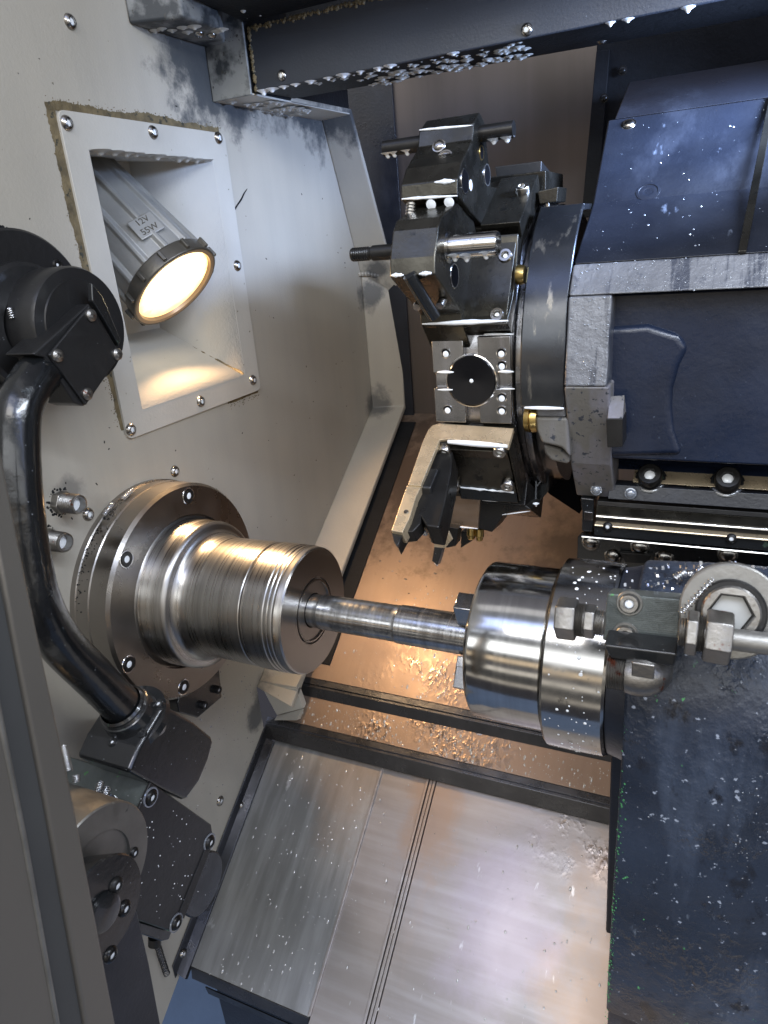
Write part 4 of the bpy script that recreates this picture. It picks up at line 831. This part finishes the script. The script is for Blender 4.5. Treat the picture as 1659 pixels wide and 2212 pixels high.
# ---- station 90 and beyond (behind): plain base blocks
h5 = thing('blank_tool_block', loc(95, .68, 0, Rf), 'plain dark grey square block on the far top of the turret', 'tool holder', 'tool holders on the turret')
holder_base(h5, 90, 'holder', .05, .60, TX1 + .01); pxpoly('block', [(1068, 360), (1170, 347), (1168, 400), (1078, 411)], dict(y=.50), (0, .1, -.02), 'black_matt', h5, .002)
h6 = thing('sensor_dog', P(1180, 425, y=.42), 'small dark square stop behind the turret top', 'stop')
pxpoly('dog_block', [(1161, 413), (1206, 403), (1203, 436), (1165, 441)], dict(y=.42), (0, .08, 0), 'holder', h6, .002); cyl('pin', P(1182, 440, y=.43), P(1182, 452, y=.43), .005, 'bright', h6, 12)

# ---- station -30: square shank holder
h3 = thing('square_tool_holder', loc(-30, .6, 0, Rf), 'tool holder just below the empty station, bright scratched top plate and long square shank tool', 'tool holder', 'tool holders on the turret')
e1, e2 = fr(-30); plT = (tuple(e2), e2.dot(loc(-30, .6, HW * 1.02, Rf)))
pxpoly('top_plate', [(949, 914), (935, 918), (925, 928), (913, 954), (881, 1047), (909, 1049), (925, 1010), (950, 950), (972, 948), (1098, 964.6), (1110, 925)], dict(pl=plT), -e2 * .010, 'plate', h3, .0012)
pxpoly('shank', [(879, 1048), (845, 1146), (869, 1150), (884, 1120), (899, 1072), (910, 1050)], dict(pl=(tuple(e2), plT[1] - .004)), -e2 * .032, 'plate', h3, .0012)
holder_base(h3, -30, 'holder', .055, TX0 + .012, TX1 + .004, HW * .96)
bm = bmesh.new(); pts = [(-HW * .96, Rf + .05)] + [(-HW * .96 + 2 * HW * .9 * i / 8, Rf + .060 - .012 * math.sin(i / 8 * PI)) for i in range(9)] + [(HW * .84, Rf + .05)]
prism(bm, [loc(-30, TX0 + .03, t, r) for t, r in pts], (TX1 - TX0 - .03, 0, 0)); link('curved_face', bm, 'holder', h3, .0015)
plR = (tuple(e1), e1.dot(loc(-30, .6, 0, Rf + .056)))
for q in ((962, 970), (1081, 970), (983, 1045), (1098, 1043)): screw(P(*q, pl=plR) - e1 * .004, e1, .0125, h3, 'cap', 'screw')
# clamp body at the left (dark) running out radially
pxpoly('clamp_body', [(950, 950), (925, 1010), (910, 1052), (898, 1085), (905, 1110), (920, 1136), (948, 1140), (962, 1085), (975, 1020), (978, 975)], dict(pl=(tuple(e2), plT[1] - .02)), -e2 * .055, 'black', h3, .004)
pxpoly('clamp_wedge', [(908, 1052), (925, 1012), (955, 1010), (968, 1040), (965, 1080), (948, 1140), (930, 1138), (912, 1095)], dict(x=.565), (.02, 0, 0), 'black_matt', h3, .004)
pxpoly('insert_seat', [(868, 1122), (884, 1120), (899, 1092), (912, 1100), (908, 1130), (892, 1148), (873, 1150), (858, 1178), (852, 1166), (846, 1148)], dict(pl=(tuple(e2), plT[1] - .020)), -e2 * .03, 'black', h3, .002)
pxpoly('insert', [(845, 1147), (868, 1122), (872, 1146), (862, 1172), (857, 1178), (851, 1170)], dict(pl=(tuple(e2), plT[1] - .012)), -e2 * .009, 'black_wet', h3, .0008)
turn('dimple', [(0, .0045), (.0006, .004), (.0001, 0)], P(877, 1105, pl=(tuple(e2), plT[1] - .0035)), 'screw', h3, axis=e2, seg=16)
c = P(919, 1143, x=.56); turn('coolant_nozzle', [(-.014, .006), (0, .010), (.006, .010), (.012, .006), (.012, .003), (.006, 0)], c, 'steel', h3, axis=(.2, -.9, -.4), seg=20)
bm = bmesh.new()
for (a_, b_, w) in ((P(968, 955, pl=plT) + e2 * .001, P(1096, 965, pl=plT) + e2 * .001, .0055),): tubebm(bm, [a_.lerp(b_, i / 12) for i in range(13)], [w * (.55 + .45 * math.sin(PI * (i + .8) / 13)) for i in range(13)], 10)
a_, b_ = P(985, 1052, pl=plR), P(1110, 1064, pl=plR); tubebm(bm, [a_.lerp(b_, i / 14) + e2 * random.uniform(-.001, .001) for i in range(15)], [.0012 + .002 * random.random() for i in range(15)], 8)
link('pooled_coolant', bm, 'milk', h3, smooth=80)['kind'] = 'stuff'
# ---- station -60
h4 = thing('parting_tool_holder', loc(-60, .6, 0, Rf), 'lowest tool holder on the turret, wide copper reflecting face and a pointed parting blade', 'tool holder', 'tool holders on the turret')
e1, e2 = fr(-60); holder_base(h4, -60, 'black', .05, TX0 + .015, TX1 + .006)
q4 = loc(-45, .6, 0, .37)
pxpoly('front_face', [(972, 1056), (1038, 1078), (1033, 1141), (946, 1133), (958, 1100)], dict(y=.305), (.0, .06, -.03), 'copper_lit', h4, .002)
pxpoly('side_box', [(1038, 1078), (1085, 1060), (1148, 1100), (1090, 1110), (1062, 1150), (1033, 1142)], dict(y=.31), (0, .08, -.01), 'black', h4, .002)
pxpoly('blade_plate', [(944, 1139), (937, 1182), (961, 1184), (977, 1165), (966, 1142)], dict(y=.285), (.004, .012, 0), 'plate', h4, .0008)
pxpoly('blade_block', [(958, 1136), (990, 1142), (984, 1180), (964, 1184)], dict(y=.288), (.0, .03, 0), 'black', h4, .0015)
pxpoly('blade_tip', [(938, 1182), (955, 1184), (950, 1204), (944, 1221), (933, 1212)], dict(y=.283), (.004, .01, 0), 'black_wet', h4, .0008)
pxpoly('rear_tool', [(996, 1148), (1030, 1152), (1024, 1166), (1008, 1176), (995, 1184)], dict(y=.36), (.0, .02, 0), 'black_wet', h4, .001)
for q in ((1018, 1150), (1036, 1153)): turn('brass_nozzle', [(-.01, .0095), (.006, .0095), (.008, .007), (.014, .007), (.016, .004), (.016, 0)], P(*q, y=.33), 'brass', h4, axis=(0, -.2, -1), seg=18)
text('00-31M', .011, P(1010, 1068, y=.3035), (1, 0, 0), (0, 0, 1), 'screw', h4, .0003)
bm = bmesh.new()
for (q0, q1, yy, w) in (((950, 1134), (1032, 1142), .303, .0022), ((1042, 1080), (1080, 1082), .308, .0026), ((1085, 1112), (1145, 1104), .309, .0014)): a_, b_ = P(*q0, y=yy), P(*q1, y=yy); tubebm(bm, [a_.lerp(b_, i / 10) for i in range(11)], [w * (.4 + .6 * math.sin(PI * (i + .8) / 11)) for i in range(11)], 8)
for q in ((1158, 1092), (944, 1221)): drip(bm, P(q[0], q[1] - 4, y=.3), .004, .008)
link('pooled_coolant', bm, 'milk', h4, smooth=80)['kind'] = 'stuff'
h7 = thing('rear_tool_holder', loc(-75, .7, 0, .3), 'black slotted holder edge on the lower back of the turret, beside the round rim', 'tool holder', 'tool holders on the turret')
pxpoly('slotted_block', [(1112, 1035), (1146, 1052), (1150, 1060), (1165, 1045), (1185, 1010), (1186, 1060), (1160, 1090), (1148, 1096), (1108, 1080)], dict(y=.40), (0, .05, 0), 'black_wet', h7, .002)
for i, q in enumerate(((1118, 948), (1124, 935), (1141, 1000), (1160, 1012), (1176, 1014))): pass
c = P(1119, 1058, y=.4); turn('bore', [(0, .006), (.001, .005), (.001, 0)], c, 'steel', h7, axis=(0, -1, 0), seg=16)
bm = bmesh.new()
rimpts = [P(x, y, y=.38) for x, y in ((1138, 1000), (1148, 1012), (1160, 1016), (1172, 1014), (1184, 1004))]; tubebm(bm, spline(rimpts, 4), .0022, 8)
tubebm(bm, [P(1157, 1018, y=.38), P(1158, 1040, y=.38), P(1157, 1090, y=.38)], .002, 8); tubebm(bm, [P(1158, 1052, y=.38), P(1172, 1035, y=.38), P(1176, 1015, y=.38)], .0015, 8)
link('wet_edges', bm, 'bead', h7, smooth=80)['kind'] = 'stuff'

# ------------------------------------------------------------------ turret housing
XH = .80
hou = thing('turret_housing', (1.1, .3, .1), 'large navy and grey housing casting behind the turret with a deep blue pocket', 'machine housing')
PT = [(1345, 180), (1313, 260), (1280, 440), (1238, 572), (1228, 640), (1218, 835), (1232, 1000), (1245, 1070)]
H = [P(*q, x=XH) for q in PT]
deep = .07
def extr(name, pts, x0, x1, m, bevel=.003): 
    return poly(name, [Vector((x0, p.y, p.z)) for p in pts], (x1 - x0, 0, 0), m, hou, bevel)
off = Vector((0, .05, .0))
extr('shroud_top', [H[0], H[1] + Vector((0, .0005, .0005)), H[1] + off, H[0] + off], XH + .012, 2.0, 'navy')
extr('shroud', [H[1], H[2], H[3] + Vector((0, .0005, .0005)), H[3] + off * 2, H[1] + off * 1.5], XH, 2.0, 'navy', .004)
extr('upper_band', [H[3], H[4], H[4] + off * 1.5, H[3] + off * 1.9 + Vector((0, 0, -.003))], XH + .0, 2.0, 'cast', .004)
XC = P(1310, 835, y=H[5].y).x
extr('column', [H[4] + Vector((0, 0, -.0005)), H[5], H[5] + Vector((0, .16, -.02)), H[4] + Vector((0, .12, -.01))], XH, XC, 'cast', .004)
extr('column_foot', [H[5] + Vector((0, .0, -.0005)), H[6], H[7], H[7] + Vector((0, .05, 0)), H[6] + Vector((0, .10, .0)), H[5] + Vector((0, .13, 0))], XH, XC + .004, 'cast_worn', .004)
pk = [Vector((0, H[5].y + deep, H[4].z - .004)), Vector((0, H[5].y + deep, H[6].z + .012)), Vector((0, H[7].y + .055, H[6].z - .02)), H[7] + Vector((0, .03, .05)), H[7] + Vector((0, .12, .05)), H[4] + Vector((0, .2, 0))]
extr('pocket_back', pk, XH + .02, 2.0, 'navy_deep', .004)
# cast relief inside the pocket: a raised boss with curved edge
pyb = H[5].y + deep - .009
pxpoly('pocket_boss', [(1290, 708), (1400, 700), (1470, 722), (1488, 752), (1468, 790), (1454, 840), (1452, 880), (1456, 930), (1475, 985), (1290, 990)], dict(y=pyb), (0, .03, 0), 'navy_deep', hou, .0125, seg=6, smooth=60)
# clamp block beside the column
pxpoly('stop_block', [(1309, 905), (1345, 905), (1345, 965), (1312, 967)], dict(y=H[5].y - .002), (0, .05, 0), 'black', hou, .001)
pxpoly('stop_block_top', [(1312, 903.5), (1317, 856), (1349, 853), (1345, 903.5)], dict(pl=((0, -.7, .7), .7 * (-(H[5].y - .0) + P(1345, 905, y=H[5].y - .002).z))), (0, .04, -.04), 'cast_worn', hou, .001)
# lower machined pad with cap bolts
yP = H[7].y
def line(p, q, plane): return P(*p, **plane), P(*q, **plane)
pad_z = P(1405, 1035, y=yP - .0).z
low = thing('turret_slide', (1.1, yP, .13), 'dark blue slide base under the housing with bright pad, two big bolts and stepped rails', 'slide')
def strip(name, pya, pyb, pxa, xend, y0, y1, m, parent=low, bevel=.0015, th=.03):
    """a strip along X whose top edge passes the pixel (pxa,pya) at depth y0 and bottom edge (pxa,pyb) at depth y1"""
    a = P(pxa, pya, y=y0); b = P(pxa, pyb, y=y1); return poly(name, [Vector((a.x, a.y, a.z)), Vector((a.x, b.y, b.z)), Vector((a.x, b.y + th, b.z)), Vector((a.x, a.y + th, a.z))], (xend - a.x, 0, 0), m, parent, bevel)
strip('pocket_floor', 985, 1012, 1310, 2.0, yP + .06, yP + .02, 'navy_deep')
strip('machined_pad', 1010, 1042, 1372, 2.0, yP + .03, yP - .01, 'plate')
strip('base_strip', 1046, 1078, 1315, 2.0, yP - .011, yP - .02, 'navy')
for q in ((1405, 1040), (1570, 1048)):
    c = P(*q, y=yP + .008); n_b = Vector((0, -.75, .66)); bm = bmesh.new(); lathe(bm, [(0, .030), (.004, .030), (.005, .0285), (.005, .02)], c, n_b, 36); lathe(bm, [(.005, .027), (.009, .027), (.010, .025), (.01, .02)], c, n_b, 36); link('washer', bm, 'black_wet', low); screw(c + n_b.normalized() * .010, n_b, .0215, low, 'cap', 'black', 'cap_bolt')
screw(P(1497, 1047, y=yP + .004), (0, -.75, .66), .009, low, 'flush', 'screw')
for q in ((1288, 1058), (1362, 1066)): screw(P(*q, y=yP - .022), (0, -1, .2), .0095, low, 'dome', 'bead')
rl = thing('slide_rail', (1.1, yP, .08), 'bright stepped rails and black wiper strips below the slide base', 'rail')
y_r = yP + .01
for (a_, b_, pxa, m, dy) in ((1082, 1092, 1290, 'black', -.024), (1092, 1112, 1288, 'holder', -.018), (1112.5, 1117, 1287, 'bright', -.024), (1117.5, 1132, 1287, 'black', -.012), (1132, 1136, 1284, 'plate', -.03), (1136, 1156, 1284, 'black_wet', -.026), (1157, 1161, 1256, 'steel', -.03)):
    strip('rail_step', a_, b_, pxa, 2.0, y_r + dy, y_r + dy - .002, m, rl, .001, .06)
pxpoly('end_wiper', [(1253, 1075), (1283, 1078), (1282, 1100), (1280, 1150), (1256, 1148), (1257, 1105)], dict(y=y_r - .02), (0, .05, 0), 'black_wet', rl, .003)
pxpoly('wiper_pad', [(1262, 1105), (1280, 1107), (1278, 1125), (1262, 1124)], dict(y=y_r - .024), (0, .003, 0), 'steel_face', rl, .001)
for q in ((1313, 1137), (1580, 1163)): screw(P(q[0], q[1], y=y_r - .03), (0, -1, .1), .009, rl, 'button', 'black')
ap = thing('apron_plate', P(1450, 1190, y=yP + .1), 'black riveted apron plate between the rails and the tailstock', 'plate')
yA = yP + .05
pxpoly('plate', [(1247, 1160), (1256, 1152), (1800, 1200), (1800, 1300), (1245, 1240)], dict(y=yA), (0, .01, 0), 'black_wet', ap, .002)
for q in ((1276, 1170), (1325, 1200), (1382, 1180), (1435, 1203), (1572, 1196), (1572, 1222)): screw(P(*q, y=yA), (0, -1, .25), .0165, ap, 'dome', 'screw', milk=False)
pxpoly('hinge_lug', [(1338, 1188), (1410, 1193), (1405, 1203), (1395, 1213), (1352, 1210), (1347, 1200)], dict(y=yA - .001), (0, -.012, 0), 'black', ap, .002)

# turret guard cover (part of a cylinder around the turret) and nose casting
gd = thing('turret_guard', (.76, .3, .4), 'smooth dark curved guard between the turret disc and the grey column', 'guard')
bm = bmesh.new(); RG = .336
a0, a1 = math.radians(-7), math.radians(58)
outer_, inner_ = [], []
for i in range(41):
    a = a0 + (a1 - a0) * i / 40
    for lst, r in ((outer_, RG), (inner_, RG - .008)): lst.append(Vector((.722, yc - r * math.cos(a), zc + r * math.sin(a))))
prism(bm, outer_ + inner_[::-1], (.80 - .722 - .001, 0, 0)); link('shell', bm, mat('guard_steel', (.06, .065, .075), .26, .8, bump=.1, bscale=60, cvar=.5, cscale=5, rvar=.1, streak=((3, 3, 3), (.14, .14, .13), .5), spots=[(22, .60, (.2, .19, .17), .3, (1.6, 1, .35), .08), (120, .75, (.5, .55, .6), .3)]), gd, .003, smooth=30)
poly('top_plate', [outer_[-1] + Vector((0, 0, -.001)), Vector((.722, yc + .1, outer_[-1].z)), Vector((.722, yc + .1, outer_[-1].z - .01)), outer_[-1] + Vector((0, 0, -.012))], (.077, 0, 0), 'black_wet', gd, .002)
bm = bmesh.new(); e0 = outer_[0]; tubebm(bm, [Vector((.730 + .068 * i / 10, e0.y - .001, e0.z - .001)) for i in range(11)], [.0015 + .0018 * math.sin(PI * (i + .5) / 11) for i in range(11)], 8); link('pooled_coolant', bm, 'milk', gd)['kind'] = 'stuff'
ns = thing('nose_casting', (.77, .27, .25), 'worn grey cast nose below the curved guard with a brass fitting at its left', 'casting')
yN = H[5].y + .03
pxpoly('nose_upper', [(1153, 846), (1222, 846), (1222, 902), (1158, 900)], dict(y=yN - .002), (.0, .08, .0), 'cast', ns, .004)
pxpoly('nose_lower', [(1154, 900.5), (1226, 902.5), (1232, 990), (1213, 968), (1190, 962), (1170, 958), (1158, 930)], dict(y=yN - .004), (0, .09, 0), 'cast_worn', ns, .006, seg=4)
pxpoly('nose_under', [(1172, 960), (1212, 969), (1230, 990), (1228, 1004), (1190, 996), (1176, 980)], dict(y=yN + .02), (0, .09, 0), 'cast_worn', ns, .008, seg=4)
turn('brass_fitting', [(0, .0), (0, .024), (.009, .026), (.010, .022), (.012, .022), (.013, .026), (.022, .024), (.022, 0)], P(1137, 903, y=yN + .01), 'brass', ns, seg=36)
turn('brass_fitting', [(0, .0), (0, .016), (.006, .017), (.014, .015), (.014, 0)], P(1117, 594, y=.27), 'brass', ns, seg=28)
dk = thing('drive_tunnel', (.8, .5, .1), 'dark hollow drive tunnel under the nose casting', 'opening')
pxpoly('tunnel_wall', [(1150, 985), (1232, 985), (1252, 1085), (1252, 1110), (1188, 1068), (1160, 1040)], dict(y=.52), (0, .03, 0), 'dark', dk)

# droplets on the housing's upper faces
nSh = (H[2] - H[1]).cross(X_).normalized(); nSh = nSh if nSh.y < 0 else -nSh
nS2 = (H[3] - H[2]).cross(X_).normalized(); nS2 = nS2 if nS2.y < 0 else -nS2
def samp_sh():
    x = random.uniform(.82, 1.25)
    if random.random() < .45: return H[1].lerp(H[2], random.random()) + X_ * (x - XH) + nSh * .0003, nSh
    return H[2].lerp(H[3], random.random()) + X_ * (x - XH) + nS2 * .0003, nS2
beads('coolant_beads', samp_sh, 110, .0004, .0024, 'bead', None, hou)
screw(P(1400, 414, pl=(tuple(nSh), nSh.dot(H[1]))), nSh, .016, hou, 'flush', 'navy')
screw(P(1358, 268, pl=(tuple(nSh), nSh.dot(H[1]))), nSh, .012, hou, 'dome', 'screw')
nB2 = (H[4] - H[3]).cross(X_).normalized(); nB2 = nB2 if nB2.y < 0 else -nB2
nC = (H[5] - H[4]).cross(X_).normalized(); nC = nC if nC.y < 0 else -nC
def samp_band():
    if random.random() < .6: return H[3].lerp(H[4], random.random()) + X_ * random.uniform(.004, .4) + nB2 * .0003, nB2
    return H[4].lerp(H[5], random.random()) + X_ * random.uniform(.003, XC - XH - .003) + nC * .0003, nC
beads('fine_beads', samp_band, 420, .0005, .0018, 'bead', None, hou)
p0 = P(1645, 250, pl=(tuple(nSh), nSh.dot(H[1])))
poly('hatch_edge', [H[1] + X_ * (p0.x + .01 - XH) + nSh * .001, H[3] + X_ * (p0.x - .02 - XH) + nSh * .001, H[3] + X_ * (p0.x - .008 - XH) + nSh * .001, H[1] + X_ * (p0.x + .022 - XH) + nSh * .001], nSh * .006, 'holder', hou, .001)
# droplets on the floor covers and sheets
def samp_f():
    x = random.uniform(.06, .93) if random.random() < .7 else random.uniform(.08, xs1); y = random.uniform(yb, .25); return S3(x, y, d3 + .0003), NS
M['bead_pale'] = mat('pale_coolant_bead', (.50, .49, .46), .08, .3, coat=.5)
beads('coolant_beads', samp_f, 420, .0006, .0026, 'bead_pale', None, cov, flat=.3, run=1.5)
def samp_u():
    y = random.uniform(.37, .62); return S3(random.gauss(.48, .14), y, d1 + .0002), NS
beads('coolant_beads', samp_u, 420, .0006, .0028, 'bead_pale', None, up, flat=.35, run=1.5)
def samp_m(): return S3(random.uniform(.1, .95), random.uniform(.288, .34), d2 + .0002), NS
beads('coolant_beads', samp_m, 420, .0006, .0028, 'bead_pale', None, mid, flat=.35, run=1.5)
def samp_w():
    y, z = random.uniform(-.3, .25), random.uniform(-.6, -.3); return Vector((.0003, y, z)), X_
o = beads('coolant_beads', samp_w, 260, .0006, .0024, 'bead', None, None); o['kind'] = 'stuff'; o.parent = wall; del o['category']
def samp_ring():
    a = random.uniform(-.9, 1.7); return Vector((random.uniform(.845, .922), -.1495 * math.cos(a), .1495 * math.sin(a))), Vector((0, -math.cos(a), math.sin(a)))
o = beads('coolant_beads', samp_ring, 90, .0008, .003, 'milk', None, rg, flat=.4)
# small swarf on the sheets below the turret
bm = bmesh.new()
for (cx_, cy_) in [(random.gauss(880, 70), random.gauss(1190, 45)) for _ in range(34)]:
    q = onS(cx_, cy_, d1); s = random.uniform(.001, .0035); boxv(bm, q + NS * s * .3, *frame((random.random() - .5, -.7, 1)), s * random.uniform(.6, 3), s, s * .5)
tag(link('metal_swarf', bm, 'chip', None), 'tiny bright metal flakes on the brown sheet below the turret tools', 'metal chip', kind='stuff')

# ------------------------------------------------------------------ tool setter arm (left)
arm = thing('tool_setter_arm', P(60, 640, x=0), 'curved glossy black pipe arm from a round wall hub down to the lower bracket', 'swing arm')
cH = P(40, 682, x=0.01)
turn('hub_flange', [(-.009, .130), (.020, .130), (.024, .126), (.024, .02)], cH, 'black_matt', arm, seg=96)
cH2 = Vector((0, cH.y - .014, cH.z - .018))
turn('hub_neck', [(.022, .100), (.055, .098), (.060, .092), (.062, .058)], cH2, 'black_matt', arm, seg=80)
cH3 = P(180, 705, x=.12)
turn('hub_drum', [(.03, .088), (.055, .091), (.112, .091), (.118, .088), (.119, .072), (.1215, .071), (.1215, 0)], Vector((0, cH3.y, cH3.z)), 'black_matt', arm, seg=80)
pxpoly('elbow_block', [(193, 655), (262, 765), (183, 878), (162, 872), (98, 772), (70, 765)], dict(x=.148), (-.06, 0, 0), 'black_matt', arm, .003)
pxpoly('cover_plate', [(194, 660), (262, 766), (186, 876), (106, 766)], dict(x=.1535), (-.005, 0, 0), 'black_matt', arm, .002)
pxpoly('wet_flank', [(198, 610), (222, 640), (262, 735), (258, 748), (225, 690), (200, 650)], dict(x=.15), (-.01, 0, 0), 'black_wet', arm, .002)
for q in ((195, 681), (123, 768), (252, 765), (187, 851)): screw(P(*q, x=.1535), (1, 0, 0), .0095, arm, 'pan', 'black')
for q in ((115, 573), (3, 722)): screw(P(*q, x=.024), (1, 0, 0), .010, arm, 'cap', 'black')
pts = [P(*q, x=x_) for q, x_ in (((95, 800), .120), ((72, 822), .125), ((42, 880), .13), ((36, 960), .135), ((42, 1080), .14), ((58, 1200), .145), ((82, 1300), .15), ((128, 1385), .15), ((205, 1465), .15), ((300, 1560), .15), ((330, 1590), .15))]
bm = bmesh.new(); sp2 = spline(pts, 10); tubebm(bm, sp2, [.0310 + .003 * i / len(sp2) + random.uniform(-.0002, .0002) for i in range(len(sp2))], 32); link('curved_pipe', bm, 'black_pipe', arm, smooth=60)
dirT = (pts[-2] - pts[-3]).normalized(); c0 = P(266, 1528, x=.15)
turn('weld_ring', [(-.010, .0365), (-.006, .040), (-.002, .0395), (.002, .042), (.006, .038)], c0, 'black_wet', arm, axis=dirT, seg=48)
turn('clamp_collar', [(.0, .037), (.004, .044), (.03, .048), (.034, .062), (.046, .064), (.049, .058), (.085, .05)], c0, 'black_wet', arm, axis=dirT, seg=72)
c1 = c0 + dirT * .05
pxpoly('pivot_housing', [(352, 1527), (372, 1532), (420, 1560), (458, 1592), (462, 1602), (452, 1640), (432, 1688), (404, 1727), (396, 1728), (345, 1705), (278, 1668), (300, 1615)], dict(x=.205), (-.12, 0, 0), 'black_wet', arm, .007, seg=3)
vC = (CAM - c0); vC = (vC - dirT * vC.dot(dirT)).normalized(); sd = dirT.cross(vC)
for th_ in (.15, 1.25, -1.0):
    screw(c0 + dirT * .034 + (vC * math.cos(th_) + sd * math.sin(th_)) * .052, -dirT, .0085, arm, 'cap', 'black_wet')
curl('metal_curl', P(20, 665, x=.075), .0045, .003, 5, (.1, 0, -1), 'chip', 'tight metal curl stuck on the hub of the curved black arm', group='metal chips on the black arm')
bm = bmesh.new()
for i in range(110):
    a = random.uniform(.35, 1.25) * PI / 1.6; rr = .131 + abs(random.gauss(0, .002)); blob(bm, cH + Vector((.004, -rr * math.cos(a) * .6, rr * math.sin(a))), random.uniform(.0015, .004))
tag(link('sludge', bm, 'soot_and_shade', arm, smooth=80), None, None, kind='stuff')

# ------------------------------------------------------------------ lower left group
lbk = thing('sensor_block', P(300, 1850, x=.0), 'black block with flat end plate and three socket screws below the curved arm', 'block')
xB = .20
PL = [(326, 1688), (457, 1781), (460, 1800), (464, 1806), (393, 1988), (369, 2013), (298, 1988), (262, 1850), (280, 1786)]
PLv = [P(*q, x=xB) for q in PL]
poly('block', PLv, (-xB + .002, 0, 0), 'green', lbk, .003)
pxpoly('end_plate', [(326, 1690), (456, 1783), (459, 1802), (391, 1986), (369, 2010), (299, 1986), (264, 1850), (281, 1788)], dict(x=xB + .006), (-.0055, 0, 0), 'black_matt', lbk, .001)
for q in ((325, 1722), (452, 1819), (380, 1993)):
    c = P(*q, x=xB + .006); bm = bmesh.new(); lathe(bm, [(0, .0175), (.002, .017), (.002, .0145)], c, X_, 28); link('screw_rim', bm, 'bead', lbk); screw(c, X_, .0135, lbk, 'button', 'black')
pxpoly('side_rail', [(455, 1806), (464, 1812), (398, 1985), (384, 1980)], dict(x=xB + .008), (-.02, 0, 0), 'black', lbk, .001)
turn('round_cam', [(.0, .0), (.0, .062), (.012, .063), (.014, .060), (.014, 0)], P(428, 1905, x=.15) , 'ledge', lbk, seg=64)
pxpoly('lower_tab', [(300, 1990), (372, 2012), (366, 2030), (350, 2034), (303, 2018)], dict(x=xB - .01), (-.1, 0, 0), 'black_wet', lbk, .003)
cyl('tab_bolt', P(334, 2024, x=.16), P(334, 2040, x=.16), .012, 'black', lbk, 20)
bm = bmesh.new()
for _ in range(60):
    q = P(random.uniform(300, 445), random.uniform(1725, 1985), x=xB + .0062); r_ = random.uniform(.0004, .0015); lathe(bm, [(0, r_), (r_ * .5, r_ * .7), (r_ * .6, 0)], q, X_, 7)
tag(link('coolant_beads', bm, 'milk', lbk, smooth=80), None, None, kind='stuff')
# grey drum with dark screwed collet cap
dr = thing('sensor_drum', P(225, 1900, x=.2), 'grey round drum with a dark screwed cap, beside the door post', 'drum')
cD = P(215, 1885, x=.30)
turn('drum', [(-.25, .0), (-.25, .096), (-.002, .096), (.0, .094), (.0, .058), (-.004, .057), (-.004, 0)], cD, 'drum', dr, seg=96)
cE2 = P(218, 1968, x=.34)
turn('cap', [(-.05, .0), (-.05, .056), (-.004, .072), (.0, .073), (.003, .071), (.003, .028), (.0015, .027), (.0015, 0)], cE2, 'black_wet', dr, seg=80)
for q in ((250, 1912), (268, 1962), (238, 2062)): screw(P(*q, x=.343), X_, .0115, dr, 'button', 'black')
screw(P(289, 1842, x=.30), X_, .0085, dr, 'button', 'black')
turn('cap_boss', [(.0015, .026), (.010, .025), (.011, .022), (.011, 0)], cE2, 'black_wet', dr, seg=40)
bk2 = thing('bracket_leg', P(290, 2150, x=.28), 'flat dark navy bracket leg running down below the grey drum', 'bracket')
pxpoly('leg_plate', [(282, 1935), (297, 1972), (322, 2080), (350, 2230), (230, 2230), (200, 2040), (225, 1990)], dict(x=.27), (-.025, 0, 0), 'navy', bk2, .002)
curl('metal_curl', P(338, 2036, x=.012), .0066, .0048, 22, (0, .04, -1), 'ledge', 'long dark spring shaped chip hanging on the wall at the bottom', wire=.001)
for (q, r, tr, ax, lab) in (((150, 1665), .005, 12, (-.2, .2, 1), 'thin upright curl stuck on top of the black block by the door post'), ((172, 1745), .007, 5, (0, 0, 1), 'thick milky curl on the black block above the drum'), ((225, 1725), .007, 6, (.3, .3, 1), 'tangled bright curl on the black block right of the thick one')):
    curl('metal_curl', P(*q, x=.17), r, .0035, tr, ax, 'chip', lab, group='metal chips on the black block')
for i_, (q, lab) in enumerate((((165, 1690), 'loose curl leaning on the door post side of the black block'), ((212, 1708), 'small ring curl beside the tangled bright curl'), ((236, 1742), 'short bright curl at the drum edge of the black block'))):
    curl('metal_curl', P(*q, x=.16 + .01 * i_), .0055, .0028, 4 + i_, (.4 * i_ - .3, .5, .8), 'chip', lab, group='metal chips on the black block')
cyl('round_plate', P(190, 1775, x=.12), P(205, 1782, x=.17), .05, 'black_wet', lbk, 48)

# ------------------------------------------------------------------ door post in the foreground
dp = thing('door_post', P(125, 1585, x=.45), 'out of focus grey aluminium door post crossing the lower left corner', 'door post')
def dpl(pxs, x, dx, m, nm): return pxpoly(nm, pxs, dict(x=x), (dx, 0, 0), m, dp, .004, seg=3)
dpl([(-8, 900), (2, 965), (62, 1270), (162, 1740), (262, 2270), (195, 2270), (100, 1740), (30, 1380), (-40, 1010)], .45, -.04, 'door', 'post_edge')
dpl([(-42, 1010), (28, 1380), (98, 1740), (193, 2270), (135, 2270), (52, 1800), (-60, 1250)], .445, -.03, 'door_dark', 'post_groove')
dpl([(-62, 1250), (50, 1800), (133, 2270), (128, 2270), (-60, 2270), (-160, 1300)], .452, -.04, 'door', 'post_face')
bm = bmesh.new(); tubebm(bm, [P(-60, 1255, x=.452), P(50, 1805, x=.452), P(135, 2280, x=.452)], .003, 10); link('post_bead', bm, 'washer', dp)
print('objects', len(bpy.data.objects))
